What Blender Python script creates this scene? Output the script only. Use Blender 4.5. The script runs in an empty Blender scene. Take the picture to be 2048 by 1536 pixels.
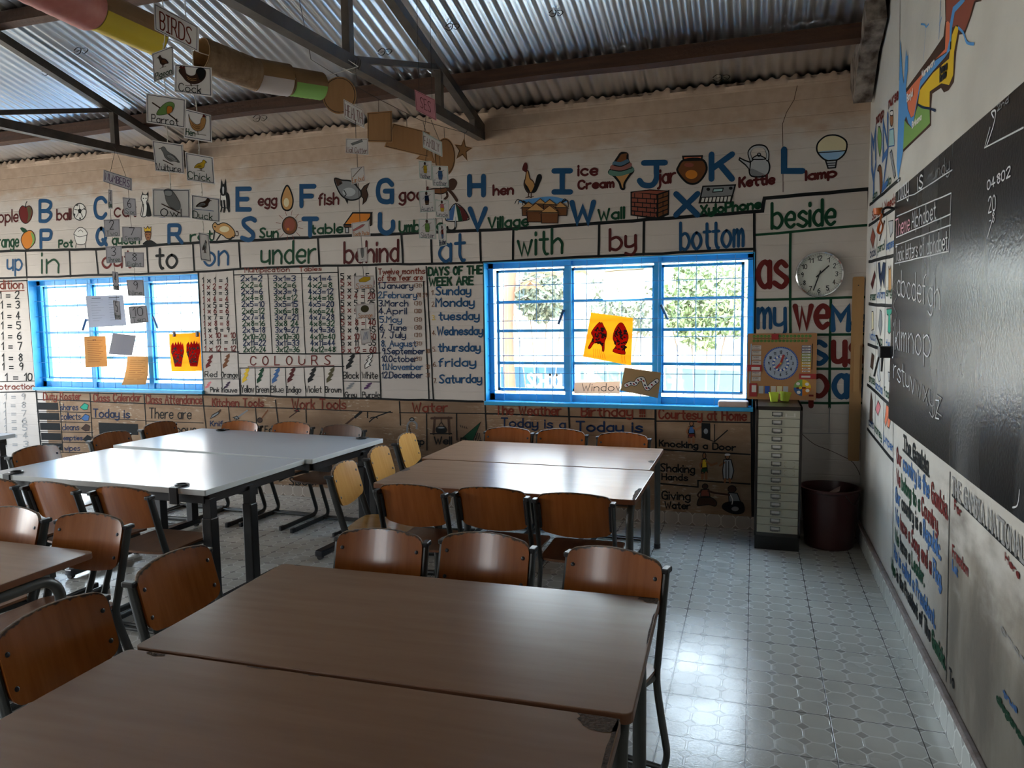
import bpy, bmesh, math, random
from mathutils import Vector, Matrix
random.seed(7)
PI = math.pi
SC = bpy.context.scene
COL = SC.collection

# ---------------------------------------------------------------- camera, sky, sun, exposure
CAMC = Vector((-0.693955, -5.359499, 1.520000))
FPX = 1462.133
RT = Vector((0.949463, 0.313575, -0.013787)); UP = Vector((-0.015051, 0.089360, 0.995886)); FW = Vector((-0.313517, 0.945349, -0.089564))
cam_data = bpy.data.cameras.new('camera')
cam = bpy.data.objects.new('camera', cam_data); COL.objects.link(cam)
cam_data.sensor_width = 36.0
cam_data.lens = FPX / 2048.0 * 36.0
cam_data.clip_start = 0.05
M3 = Matrix((RT, UP, -FW)).transposed()
cam.matrix_world = Matrix.Translation(CAMC) @ M3.to_4x4()
SC.camera = cam

SKY = 5.5; SUN = 6.0; EXPO = 1.92
world = bpy.data.worlds.new('sky'); SC.world = world; world.use_nodes = True
wn = world.node_tree; bg = wn.nodes['Background']
geo = wn.nodes.new('ShaderNodeTexCoord'); sep = wn.nodes.new('ShaderNodeSeparateXYZ')
ramp = wn.nodes.new('ShaderNodeValToRGB')
ramp.color_ramp.elements[0].position = 0.0; ramp.color_ramp.elements[0].color = (0.95, 0.95, 0.92, 1)
ramp.color_ramp.elements[1].position = 0.7; ramp.color_ramp.elements[1].color = (0.62, 0.79, 1.0, 1)
wn.links.new(geo.outputs['Generated'], sep.inputs[0]); wn.links.new(sep.outputs['Z'], ramp.inputs[0])
wn.links.new(ramp.outputs[0], bg.inputs['Color']); bg.inputs['Strength'].default_value = SKY
sun_data = bpy.data.lights.new('sun', 'SUN'); sun_data.energy = SUN; sun_data.angle = 0.01; sun_data.color = (1.0, 0.95, 0.86)
sun = bpy.data.objects.new('sun', sun_data); COL.objects.link(sun)
sun.rotation_euler = Vector((0.25, 0.75, -1.0)).to_track_quat('-Z', 'Y').to_euler()

def portal(name, loc, rot, sx, sy):
    d = bpy.data.lights.new(name, 'AREA'); d.shape = 'RECTANGLE'; d.size = sx; d.size_y = sy; d.energy = 1.0
    d.cycles.is_portal = True
    o = bpy.data.objects.new(name, d); COL.objects.link(o); o.location = loc; o.rotation_euler = rot

SC.view_settings.view_transform = 'Standard'; SC.view_settings.look = 'None'
SC.view_settings.exposure = EXPO; SC.view_settings.gamma = 1.0; SC.view_settings.use_curve_mapping = False
SC.cycles.max_bounces = 10; SC.cycles.diffuse_bounces = 5; SC.cycles.glossy_bounces = 5
SC.cycles.transparent_max_bounces = 12; SC.cycles.use_denoising = True
SC.cycles.sample_clamp_indirect = 8.0; SC.cycles.caustics_reflective = False; SC.cycles.caustics_refractive = False

# ---------------------------------------------------------------- from the photograph's pixels to places in the room
def ray(x, y):
    return (FW * FPX + RT * (x - 1024) - UP * (y - 768)).normalized()
def ony(x, y, Y=0.0):
    d = ray(x, y); return CAMC + d * ((Y - CAMC.y) / d.y)
def onx(x, y, X=0.0):
    d = ray(x, y); return CAMC + d * ((X - CAMC.x) / d.x)
def onz(x, y, Z=0.0):
    d = ray(x, y); return CAMC + d * ((Z - CAMC.z) / d.z)
def at(x, y, dist):
    return CAMC + ray(x, y) * dist

# ---------------------------------------------------------------- materials
MATS = {}
def mat(name, col, rough=0.6, metal=0.0, spec=0.5, noise=None, bump=None, coat=0.0):
    """noise=(scale, second colour, contrast, (sx,sy,sz)); bump=(scale, strength)"""
    if name in MATS: return MATS[name]
    m = bpy.data.materials.new(name); m.use_nodes = True; MATS[name] = m
    nt = m.node_tree; b = nt.nodes['Principled BSDF']
    b.inputs['Base Color'].default_value = (*col, 1); b.inputs['Roughness'].default_value = rough
    b.inputs['Metallic'].default_value = metal; b.inputs['Specular IOR Level'].default_value = spec
    if coat: b.inputs['Coat Weight'].default_value = coat; b.inputs['Coat Roughness'].default_value = 0.15
    tc = None
    if noise or bump: tc = nt.nodes.new('ShaderNodeTexCoord')
    if noise:
        sc, c2, con, st = noise
        mp = nt.nodes.new('ShaderNodeMapping'); mp.inputs['Scale'].default_value = st
        nz = nt.nodes.new('ShaderNodeTexNoise'); nz.inputs['Scale'].default_value = sc; nz.inputs['Detail'].default_value = 6
        rp = nt.nodes.new('ShaderNodeValToRGB')
        rp.color_ramp.elements[0].position = 0.5 - con; rp.color_ramp.elements[1].position = 0.5 + con
        rp.color_ramp.elements[0].color = (*col, 1); rp.color_ramp.elements[1].color = (*c2, 1)
        nt.links.new(tc.outputs['Object'], mp.inputs[0]); nt.links.new(mp.outputs[0], nz.inputs['Vector'])
        nt.links.new(nz.outputs['Fac'], rp.inputs[0]); nt.links.new(rp.outputs[0], b.inputs['Base Color'])
    if bump:
        nz2 = nt.nodes.new('ShaderNodeTexNoise'); nz2.inputs['Scale'].default_value = bump[0]; nz2.inputs['Detail'].default_value = 5
        bp = nt.nodes.new('ShaderNodeBump'); bp.inputs['Strength'].default_value = bump[1]; bp.inputs['Distance'].default_value = 0.01
        nt.links.new(tc.outputs['Object'], nz2.inputs['Vector']); nt.links.new(nz2.outputs['Fac'], bp.inputs['Height'])
        nt.links.new(bp.outputs[0], b.inputs['Normal'])
    return m

def paper_mat(name, col, trans=0.5):
    m = bpy.data.materials.new(name); m.use_nodes = True; nt = m.node_tree
    nt.nodes.remove(nt.nodes['Principled BSDF']); out = nt.nodes['Material Output']
    d = nt.nodes.new('ShaderNodeBsdfDiffuse'); t = nt.nodes.new('ShaderNodeBsdfTranslucent'); x = nt.nodes.new('ShaderNodeMixShader')
    d.inputs[0].default_value = (*col, 1); t.inputs[0].default_value = (*col, 1); x.inputs[0].default_value = trans
    nt.links.new(d.outputs[0], x.inputs[1]); nt.links.new(t.outputs[0], x.inputs[2]); nt.links.new(x.outputs[0], out.inputs[0])
    return m

class NX:
    """small expression builder for node materials"""
    def __init__(s, m): s.nt = m.node_tree
    def m(s, op, a, b=None, c=None):
        n = s.nt.nodes.new('ShaderNodeMath'); n.operation = op
        for i, v in enumerate((a, b, c)):
            if v is None: continue
            if hasattr(v, 'is_linked'): s.nt.links.new(v, n.inputs[i])
            else: n.inputs[i].default_value = v
        return n.outputs[0]
    def mix(s, f, a, b):
        n = s.nt.nodes.new('ShaderNodeMix'); n.data_type = 'RGBA'
        for sock, v in ((n.inputs['Factor'], f), (n.inputs[6], a), (n.inputs[7], b)):
            if hasattr(v, 'is_linked'): s.nt.links.new(v, sock)
            elif isinstance(v, tuple): sock.default_value = (*v, 1)
            else: sock.default_value = v
        return n.outputs[2]
    def noise(s, vec, scale, detail=4, st=None):
        if st:
            mp = s.nt.nodes.new('ShaderNodeMapping'); mp.inputs['Scale'].default_value = st; s.nt.links.new(vec, mp.inputs[0]); vec = mp.outputs[0]
        n = s.nt.nodes.new('ShaderNodeTexNoise'); n.inputs['Scale'].default_value = scale; n.inputs['Detail'].default_value = detail
        s.nt.links.new(vec, n.inputs['Vector']); return n.outputs['Fac']
    def step(s, v, lo, hi):
        n = s.nt.nodes.new('ShaderNodeMapRange'); n.interpolation_type = 'SMOOTHSTEP'
        s.nt.links.new(v, n.inputs[0]); n.inputs[1].default_value = lo; n.inputs[2].default_value = hi
        return n.outputs[0]
    def xyz(s, out='Object'):
        tc = s.nt.nodes.new('ShaderNodeTexCoord'); sp = s.nt.nodes.new('ShaderNodeSeparateXYZ')
        s.nt.links.new(tc.outputs[out], sp.inputs[0]); return tc.outputs[out], sp.outputs[0], sp.outputs[1], sp.outputs[2]
    def bump(s, h, strength, dist=0.01):
        n = s.nt.nodes.new('ShaderNodeBump'); n.inputs['Strength'].default_value = strength; n.inputs['Distance'].default_value = dist
        s.nt.links.new(h, n.inputs['Height']); return n.outputs[0]
    def out(s, name, v):
        s.nt.links.new(v, s.nt.nodes['Principled BSDF'].inputs[name])

# ---------------------------------------------------------------- mesh builder and scene tree
def crom(pts, n=4, closed=False):
    """Catmull-Rom through pts (any dimension)"""
    P = [Vector(p) for p in pts]
    if len(P) < 3: return P
    out = []; L = len(P); rng = range(L if closed else L - 1)
    for i in rng:
        p1, p2 = P[i], P[(i + 1) % L]
        p0 = P[i - 1] if (closed or i > 0) else p1
        p3 = P[(i + 2) % L] if (closed or i + 2 < L) else p2
        for k in range(n):
            t = k / n
            out.append(0.5 * ((2 * p1) + (p2 - p0) * t + (2 * p0 - 5 * p1 + 4 * p2 - p3) * t * t + (3 * p1 - p0 - 3 * p2 + p3) * t ** 3))
    if not closed: out.append(P[-1])
    return out

class MB:
    def __init__(s): s.v = []; s.f = []; s.mi = []; s.cur = 0
    def add(s, vs, fs):
        o = len(s.v); s.v += [tuple(p) for p in vs]
        for f in fs: s.f.append(tuple(i + o for i in f)); s.mi.append(s.cur)
        return s
    def box(s, lo, hi, M=None):
        x0, y0, z0 = lo; x1, y1, z1 = hi
        vs = [Vector(p) for p in ((x0,y0,z0),(x1,y0,z0),(x1,y1,z0),(x0,y1,z0),(x0,y0,z1),(x1,y0,z1),(x1,y1,z1),(x0,y1,z1))]
        if M: vs = [M @ p for p in vs]
        return s.add(vs, [(0,3,2,1),(4,5,6,7),(0,1,5,4),(1,2,6,5),(2,3,7,6),(3,0,4,7)])
    def tube(s, pts, rx, ry=None, n=8, closed=False, side=None, cap=True):
        """sweep an ellipse (rx sideways, ry the other way) along a path"""
        ry = rx if ry is None else ry
        P = [Vector(p) for p in pts]; L = len(P); rings = []
        prev = None
        for i, p in enumerate(P):
            a = P[i - 1] if (i or closed) else p; b = P[(i + 1) % L] if (i + 1 < L or closed) else p
            t = (b - a).normalized()
            if side is not None: u = Vector(side)
            elif prev is None: u = t.orthogonal()
            else: u = prev
            u = (u - t * u.dot(t)).normalized(); w = t.cross(u); prev = u
            rings.append([p + u * (math.cos(2*PI*k/n) * rx) + w * (math.sin(2*PI*k/n) * ry) for k in range(n)])
        vs = [q for r in rings for q in r]; fs = []
        for i in range(L if closed else L - 1):
            j = (i + 1) % L
            for k in range(n): fs.append((i*n+k, i*n+(k+1) % n, j*n+(k+1) % n, j*n+k))
        if not closed and cap: fs.append(tuple(range(n))[::-1]); fs.append(tuple((L-1)*n+k for k in range(n)))
        return s.add(vs, fs)
    def lathe(s, prof, c=(0,0,0), n=24, axis='z', M=None):
        vs = []; fs = []
        for r, h in prof:
            for k in range(n):
                a = 2*PI*k/n; p = Vector((r*math.cos(a), r*math.sin(a), h))
                if axis == 'y': p = Vector((p.x, -p.z, p.y))
                if M: p = M @ p
                vs.append(p + Vector(c))
        for i in range(len(prof)-1):
            for k in range(n): fs.append((i*n+k, i*n+(k+1) % n, (i+1)*n+(k+1) % n, (i+1)*n+k))
        return s.add(vs, fs)
    def prism(s, poly, depth, fn):
        """poly: 2D outline; fn(u, v, d) -> 3D, extruded from d=0 to d=depth"""
        n = len(poly); vs = [fn(p[0], p[1], 0) for p in poly] + [fn(p[0], p[1], depth) for p in poly]
        fs = [tuple(range(n)), tuple(range(2*n-1, n-1, -1))] + [(i, (i+1) % n + 0, (i+1) % n + n, i + n) for i in range(n)]
        return s.add(vs, fs)
    def build(s, name, mats, parent=None, smooth=None, bevel=None, loc=None):
        me = bpy.data.meshes.new(name); me.from_pydata(s.v, [], s.f); me.update()
        if not isinstance(mats, (list, tuple)): mats = [mats]
        for m in mats: me.materials.append(m)
        if len(mats) > 1: me.polygons.foreach_set('material_index', s.mi)
        o = bpy.data.objects.new(name, me); COL.objects.link(o)
        if smooth is not None:
            bm = bmesh.new(); bm.from_mesh(me); bmesh.ops.recalc_face_normals(bm, faces=bm.faces)
            for f in bm.faces: f.smooth = True
            for e in bm.edges:
                if len(e.link_faces) != 2 or e.calc_face_angle(0) > smooth: e.smooth = False
            bm.to_mesh(me); bm.free()
        if bevel:
            b = o.modifiers.new('bevel', 'BEVEL'); b.width = bevel; b.segments = 2; b.limit_method = 'ANGLE'; b.angle_limit = 0.6
        if parent: o.parent = parent
        if loc is not None: o.location = loc
        return o

def tag(o, label=None, cat=None, group=None, kind=None):
    if label: o['label'] = label
    if cat: o['category'] = cat
    if group: o['group'] = group
    if kind: o['kind'] = kind
    return o
def empty(name, loc=(0,0,0), rz=0.0, label=None, cat=None, group=None):
    o = bpy.data.objects.new(name, None); COL.objects.link(o); o.location = loc; o.rotation_euler = (0, 0, rz)
    o.empty_display_size = 0.05
    return tag(o, label, cat, group)
def copy_tree(o, parent=None):
    c = o.copy(); COL.objects.link(c)
    if parent: c.parent = parent
    for ch in [x for x in COL.objects if x.parent == o]: copy_tree(ch, c)
    return c
def struct(o): o['kind'] = 'structure'; return o
# ================================================================ the room
XL, YF = -9.0, -7.0            # far left wall, wall behind the camera
RIDGE = -3.5
def roof_z(y): return 3.105 + 0.27 * (-y if y > RIDGE else (y - 2 * RIDGE))
W1 = (-7.44, -5.40, 0.90, 1.952); W2 = (-2.69, -0.697, 0.868, 1.952)

# --- wall paint: whitewash over blockwork, bare tan render under the eaves, worn tan dado
def plaster_nodes(name, back):
    m = bpy.data.materials.new(name); m.use_nodes = True; n = NX(m)
    vec, x, y, z = n.xyz()
    big = n.noise(vec, 1.6, 6); fine = n.noise(vec, 14, 8); mid = n.noise(vec, 5, 6, (1, 1, 2.2))
    white = n.mix(n.step(big, 0.35, 0.7), (0.60, 0.545, 0.50), (0.52, 0.47, 0.43)) if back else n.mix(n.step(big, 0.3, 0.75), (0.62, 0.60, 0.55), (0.50, 0.48, 0.44))
    col = white
    if back:
        edge = n.m('ADD', z, n.m('MULTIPLY', n.m('SUBTRACT', mid, 0.5), 0.5))
        tan = n.mix(n.step(fine, 0.3, 0.7), (0.44, 0.32, 0.235), (0.50, 0.37, 0.28))
        col = n.mix(n.step(edge, 2.62, 2.86), col, tan)
        dz = n.m('LESS_THAN', z, 0.868)
        dx = n.m('MULTIPLY', n.m('GREATER_THAN', x, -7.32), n.m('LESS_THAN', x, -0.66))
        dado = n.m('MULTIPLY', dz, dx)
        dcol = n.mix(n.step(mid, 0.35, 0.7), (0.25, 0.155, 0.09), (0.33, 0.22, 0.14))
        worn = n.m('MULTIPLY', n.step(n.noise(vec, 30, 8, (0.55, 1, 2.2)), 0.56, 0.62), n.step(n.noise(vec, 2.2, 3), 0.50, 0.60))
        dcol = n.mix(worn, dcol, (0.46, 0.37, 0.28))
        dcol = n.mix(n.step(n.noise(vec, 0.9, 2), 0.5, 0.75), dcol, (0.19, 0.12, 0.075))
        col = n.mix(dado, col, dcol)
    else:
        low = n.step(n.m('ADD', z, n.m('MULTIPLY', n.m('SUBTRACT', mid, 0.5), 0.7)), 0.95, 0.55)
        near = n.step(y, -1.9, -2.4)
        stain_shade = n.mix(n.step(n.noise(vec, 3.5, 6, (1, 1, 0.4)), 0.4, 0.62), (0.16, 0.14, 0.115), (0.30, 0.27, 0.225))
        col = n.mix(n.m('MULTIPLY', low, near), col, stain_shade)  # wall stains, darkened further to paint in weaker light low near the camera
    spots = n.step(n.noise(vec, 45, 2), 0.76, 0.80)
    col = n.mix(n.m('MULTIPLY', spots, 0.4), col, (0.20, 0.15, 0.11))
    n.out('Base Color', col)
    # block courses show through as faint grooves
    row = n.m('FRACT', n.m('DIVIDE', z, 0.105)); groove = n.step(n.m('ABSOLUTE', n.m('SUBTRACT', row, 0.5)), 0.44, 0.5)
    h = n.m('SUBTRACT', n.m('ADD', n.m('MULTIPLY', n.noise(vec, 22, 6, (0.5, 1, 1.6)), 0.28), n.m('MULTIPLY', mid, 0.6)), n.m('MULTIPLY', groove, 0.35 if back else 0.0))
    n.out('Normal', n.bump(h, 0.45, 0.010))
    m.node_tree.nodes['Principled BSDF'].inputs['Roughness'].default_value = 0.75 if back else 0.6
    m.node_tree.nodes['Principled BSDF'].inputs['Specular IOR Level'].default_value = 0.25
    return m
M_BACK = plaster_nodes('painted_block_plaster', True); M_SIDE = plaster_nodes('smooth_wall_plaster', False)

def holes_wall(name, fx, x0, x1, z0, z1, holes, m):
    mb = MB(); xs = sorted([x0, x1] + [h[0] for h in holes] + [h[1] for h in holes])
    for a, b in zip(xs, xs[1:]):
        hs = [h for h in holes if h[0] <= a + 1e-6 and h[1] >= b - 1e-6]
        if hs:
            if hs[0][2] > z0: fx(mb, a, b, z0, hs[0][2])
            fx(mb, a, b, hs[0][3], z1)
        else: fx(mb, a, b, z0, z1)
    return struct(mb.build(name, m))
wall_back = holes_wall('wall_back', lambda mb, a, b, c, d: mb.box((a, 0, c), (b, 0.20, d)), XL, 0.0, 0.0, 3.09, [W1, W2], M_BACK)
OPEN_F = [(-3.72, -3.40, 0.9, 2.0)]  # unseen opening, narrowed to shape the highlight on the chair backs
OPEN_L = [(-6.3, -4.5, 0.9, 2.1), (-3.6, -2.5, 0.0, 2.15), (-1.9, -0.5, 0.9, 2.1)]  # unseen door and windows, added and sized for the side daylight they give
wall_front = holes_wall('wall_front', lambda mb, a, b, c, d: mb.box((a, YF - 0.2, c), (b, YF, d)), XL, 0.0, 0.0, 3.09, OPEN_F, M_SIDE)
def gable(name, x0, x1):
    ys = [0.2, 0.0, RIDGE, YF, YF - 0.2]; tops = [3.09, 3.10, roof_z(RIDGE) + 0.01, 3.10, 3.09]
    poly = [(0.2, 0.0)] + [(y, t) for y, t in zip(ys, tops)] + [(YF - 0.2, 0.0)]
    mb = MB(); mb.prism(poly, x1 - x0, lambda u, v, d: Vector((x0 + d, u, v)))
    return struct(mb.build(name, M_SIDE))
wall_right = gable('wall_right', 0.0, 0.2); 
mb = MB(); ys = sorted([YF - .2, .2] + [h[k] for h in OPEN_L for k in (0, 1)])
for a, b in zip(ys, ys[1:]):
    h = [h for h in OPEN_L if h[0] <= a + 1e-6 and h[1] >= b - 1e-6]
    if h:
        if h[0][2] > 0: mb.box((XL - .2, a, 0), (XL, b, h[0][2]))
        mb.box((XL - .2, a, h[0][3]), (XL, b, 2.4))
    else: mb.box((XL - .2, a, 0), (XL, b, 2.4))
mb.prism([(YF - .2, 2.4), (.2, 2.4), (.2, 3.09), (0, 3.10), (RIDGE, roof_z(RIDGE) + .01), (YF, 3.10), (YF - .2, 3.09)], .2, lambda u, v, d: Vector((XL - .2 + d, u, v)))
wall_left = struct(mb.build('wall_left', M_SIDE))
# uneven plaster lip along the top of the back wall, moulded to the sheets
mb = MB(); N = 900
ring = []
for i in range(N + 1):
    x = XL + (0 - XL) * i / N
    zt = 3.090 + 0.011 * math.cos(2*PI*x/0.0762) + 0.006 * math.sin(x * 9.1) + 0.004 * math.sin(x * 23)
    ring.append(((x, -0.004 - 0.004 * math.sin(x*31), 3.03), (x, -0.022 + 0.006 * math.sin(x*17), 3.065), (x, -0.010, zt), (x, 0.06, zt + 0.005)))
mb.add([p for r_ in ring for p in r_], [(i*4+k, i*4+4+k, i*4+5+k, i*4+1+k) for i in range(N) for k in range(3)])
tag(mb.build('trim_1', M_BACK, smooth=1.0), kind='structure')

# --- floor tiles: 30 cm, each stamped with octagons and small lozenges
def tile_nodes(name, ax, base, light, loz, rough):
    m = bpy.data.materials.new(name); m.use_nodes = True; n = NX(m)
    vec, x, y, z = n.xyz(); c = {'x': x, 'y': y, 'z': z}
    U, V = c[ax[0]], c[ax[1]]
    T = 0.2996; ox, oy = -0.7008, -1.5755
    def fr(v, o, s): return n.m('FRACT', n.m('ADD', n.m('DIVIDE', n.m('SUBTRACT', v, o), s), 200.0))
    def ab(v): return n.m('ABSOLUTE', n.m('SUBTRACT', v, 0.5))
    a, b = ab(fr(U, ox, T / 3)), ab(fr(V, oy if ax[1] == 'y' else 0.0, T / 3))
    d = n.m('ADD', a, b); mx = n.m('MAXIMUM', a, b)
    lozm = n.step(d, 0.745, 0.765)
    ring = n.step(n.m('ABSOLUTE', n.m('SUBTRACT', d, 0.735)), 0.050, 0.034)
    side = n.m('MULTIPLY', n.step(mx, 0.452, 0.464), n.m('LESS_THAN', d, 0.74))
    line = n.m('MAXIMUM', ring, side)
    ja = n.m('MAXIMUM', ab(fr(U, ox, T)), ab(fr(V, oy if ax[1] == 'y' else 0.0, T)))
    joint = n.step(ja, 0.4925, 0.4955)
    dirt = n.noise(vec, 3.0, 6); fine = n.noise(vec, 90, 3)
    octc = n.mix(n.step(dirt, 0.35, 0.7), base, tuple(k * 0.82 for k in base))
    col = n.mix(lozm, octc, loz); col = n.mix(line, col, light); col = n.mix(joint, col, (0.08, 0.07, 0.065))
    n.out('Base Color', col)
    n.out('Roughness', n.m('ADD', rough, n.m('MULTIPLY', n.step(dirt, 0.3, 0.75), 0.14)))
    h = n.m('SUBTRACT', n.m('ADD', n.m('MULTIPLY', line, 0.6), n.m('MULTIPLY', fine, 0.35)), n.m('MULTIPLY', joint, 0.5))
    n.out('Normal', n.bump(h, 0.28, 0.004))
    return m
M_TILE = tile_nodes('floor_tile', 'xy', (0.70, 0.69, 0.63), (0.84, 0.84, 0.80), (0.48, 0.46, 0.43), 0.17)
M_TILEB = tile_nodes('skirting_tile_back', 'xz', (0.42, 0.36, 0.31), (0.55, 0.50, 0.45), (0.28, 0.23, 0.19), 0.4)
M_TILER = tile_nodes('skirting_tile_side', 'yz', (0.62, 0.64, 0.60), (0.80, 0.82, 0.79), (0.42, 0.42, 0.40), 0.35)
struct(MB().add([(XL, YF, 0), (0, YF, 0), (0, 0, 0), (XL, 0, 0)], [(0, 1, 2, 3)]).build('floor', M_TILE))
struct(MB().box((XL, -0.012, 0), (-0.016, 0.0, 0.092)).build('baseboard_back', M_TILEB))
o = struct(MB().box((-0.016, YF, 0), (0.0, 0.0, 0.115)).build('baseboard_right', M_TILER))
struct(MB().box((-0.024, YF, 0.117), (0.0, 0.0, 0.138)).build('trim_2', mat('skirting_ledge', (0.20, 0.15, 0.135), 0.7, noise=(25, (0.34, 0.29, 0.28), 0.25, (1, 1, 1)), bump=(40, 0.4)), bevel=0.006))

# --- corrugated roof sheets, lower course and upper course lapped over it
M_ZINC = mat('galvanised_sheet', (0.82, 0.84, 0.85), 0.28, 1.0, noise=(2.5, (0.62, 0.63, 0.65), 0.22, (1, 0.35, 1)), bump=(5, 0.03))
def sheet(name, ya, yb, lift, seed):
    rnd = random.Random(seed); mb = MB(); P = 0.0762; x = XL - 0.2; first = True
    while x < 0.3:
        tilt = rnd.uniform(-0.012, 0.012); up = rnd.uniform(0, 0.003); w = 9 * P; n = 9 * 8; vs = []
        for i in range(n + 5):
            xx = x + P * i / 8
            z = 0.0085 * math.cos(2*PI*xx/P) + (xx - x - w/2) * tilt * 0.5 + up + lift
            for y in (ya, yb): vs.append((xx, y, roof_z(y) + z))
        mb.add(vs, [(2*i, 2*i+1, 2*i+3, 2*i+2) for i in range(n + 4)])
        x += w
    return struct(mb.build(name, M_ZINC, smooth=1.2))
sheet('roof_lower_course', 0.55, -0.50, 0.0, 1); sheet('roof_middle_course', -0.40, -1.85, 0.003, 2); sheet('roof_upper_course', -1.75, RIDGE, 0.006, 3)
sheet('roof_front_course', RIDGE, YF - 0.6, 0.012, 4)

struct(MB().add([(XL-.3, RIDGE-.35, roof_z(RIDGE-.35)+.05), (.4, RIDGE-.35, roof_z(RIDGE-.35)+.05), (.4, RIDGE, roof_z(RIDGE)+.06), (XL-.3, RIDGE, roof_z(RIDGE)+.06), (.4, RIDGE+.35, roof_z(RIDGE+.35)+.06), (XL-.3, RIDGE+.35, roof_z(RIDGE+.35)+.06)], [(0,1,2,3),(3,2,4,5)]).build('roof_ridge', M_ZINC))
M_PURLIN = mat('old_red_timber', (0.045, 0.020, 0.012), 0.7, noise=(9, (0.105, 0.046, 0.024), 0.28, (0.25, 3, 3)), bump=(30, 0.5))
def purlin(y):
    th = math.atan(0.27) * (1 if y > RIDGE else -1)
    M = Matrix.Translation((0, y, roof_z(y) - 0.062)) @ Matrix.Rotation(-th, 4, 'X')
    mb = MB(); n = 60
    vs = []
    for i in range(n + 1):
        x = XL + (0 - XL) * i / n; wv = 0.004 * math.sin(x * 2.1) + 0.003 * math.sin(x * 5.3 + y)
        for (a, b) in ((-0.030, -0.048), (0.030, -0.048), (0.030, 0.048), (-0.030, 0.048)):
            vs.append(M @ Vector((x, a, b + (wv if b < 0 else 0.0))))
    fs = [(i*4+k, i*4+(k+1) % 4, i*4+4+(k+1) % 4, i*4+4+k) for i in range(n) for k in range(4)] + [(0, 1, 2, 3), (n*4, n*4+1, n*4+2, n*4+3)]
    mb.add(vs, fs); return struct(mb.build('beam_1', M_PURLIN))
for y in (-0.46, -1.68, -2.9, -4.2, -5.4, -6.5): purlin(y)

M_STEEL = mat('brown_painted_steel', (0.045, 0.035, 0.028), 0.45, noise=(12, (0.10, 0.078, 0.06), 0.25, (1, 1, 1)))
def bar(a, b, w=0.025, h=None):
    a, b = Vector(a), Vector(b); h = h or w; mb = MB(); t = (b - a).normalized()
    s_ = Vector((1, 0, 0)) if abs(t.x) < 0.9 else Vector((0, 1, 0)); u = t.cross(s_).normalized()
    vs = [p + s_ * (i * w) + u * (j * h) for p in (a, b) for i, j in ((-1, -1), (1, -1), (1, 1), (-1, 1))]
    return mb.add(vs, [(0,1,2,3), (7,6,5,4)] + [(k, (k+1) % 4, (k+1) % 4 + 4, k + 4) for k in range(4)])
def truss(X, label):
    root = empty('roof_truss', (X, 0, 0), 0, label, 'roof truss', 'steel trusses under the roof sheets')
    rz = lambda y: roof_z(y) - 0.145
    bz = lambda y: 2.905 - 0.032 * min(-y, y + 7)
    for a, b in ((0.12, RIDGE), (RIDGE, YF - 0.12)):
        bar((0, a, rz(a)), (0, b, rz(b)), 0.028).build('top_chord', M_STEEL, root)
    mb = bar((0, 0.1, bz(0)), (0, RIDGE, bz(RIDGE)), 0.030); o = bar((0, RIDGE, bz(RIDGE)), (0, YF - .1, bz(YF)), 0.030)
    mb.add(o.v, o.f).build('bottom_chord', M_STEEL, root)
    ys = [-0.17, -0.78, -1.93, RIDGE, -5.07, -6.22]
    for y in ys: bar((0, y, bz(y) + .02), (0, y, rz(y) - .02), 0.022).build('upright', M_STEEL, root)
    for a, b in ((-1.93, -0.78), (RIDGE, -1.93), (RIDGE, -5.07), (-5.07, -6.22)):
        bar((0, a, bz(a) + .012), (0, b, rz(b) + .0), 0.016).build('diagonal', M_STEEL, root)
    # wire tied round the joint
    mbw = MB()
    for k in range(4):
        mbw.tube([(math.cos(t)*0.038, -1.93 + 0.02*k + math.sin(t)*0.012, bz(-1.93) + math.sin(t)*0.044) for t in [2*PI*i/14 for i in range(14)]], 0.0018, n=5, closed=True)
    mbw.build('tie_wire', mat('grey_wire', (0.25, 0.22, 0.19), 0.5, 0.6), root)
    return root
truss(-2.69, 'brown steel roof truss that ends above the cardboard star')
truss(-5.44, 'dark steel roof truss whose bottom bar passes behind the bird cards')
mb = MB(); Mx = M_PURLIN
wedge = [(-0.10, 2.88), (-0.16, 2.84), (-0.24, 2.90), (-0.42, 3.06), (-0.66, 3.16), (-0.66, 3.27), (-0.40, 3.20), (-0.22, 3.155), (-0.06, 3.11), (-0.05, 2.97)]
mb.prism(wedge, 0.105, lambda u, v, d: Vector((-0.125 + d + 0.008*math.sin(v*40), u, v)))
tag(mb.build('beam_stub', mat('plaster_smeared_timber', (0.05, 0.030, 0.02), 0.8, noise=(14, (0.30, 0.25, 0.21), 0.16, (1, 1, 1)), bump=(30, 0.8))), kind='structure')

# --- windows: blue steel casements, wire grille, glass
M_BLUE = mat('blue_gloss_paint', (0.035, 0.36, 0.68), 0.35, spec=0.4, noise=(20, (0.05, 0.42, 0.75), 0.3, (1, 1, 1)))
M_WIRE = mat('blue_painted_wire', (0.10, 0.30, 0.55), 0.45)
M_HANDLE = mat('dark_blue_handle', (0.02, 0.08, 0.20), 0.4)
g = bpy.data.materials.new('window_glass'); g.use_nodes = True; nt = g.node_tree; nt.nodes.remove(nt.nodes['Principled BSDF'])
tr = nt.nodes.new('ShaderNodeBsdfTransparent'); gl = nt.nodes.new('ShaderNodeBsdfGlossy'); mx = nt.nodes.new('ShaderNodeMixShader')
tr.inputs[0].default_value = (0.94, 0.97, 0.97, 1); gl.inputs['Roughness'].default_value = 0.02; mx.inputs[0].default_value = 0.05
nt.links.new(tr.outputs[0], mx.inputs[1]); nt.links.new(gl.outputs[0], mx.inputs[2]); nt.links.new(mx.outputs[0], nt.nodes['Material Output'].inputs[0])
M_GLASS = g
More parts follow.
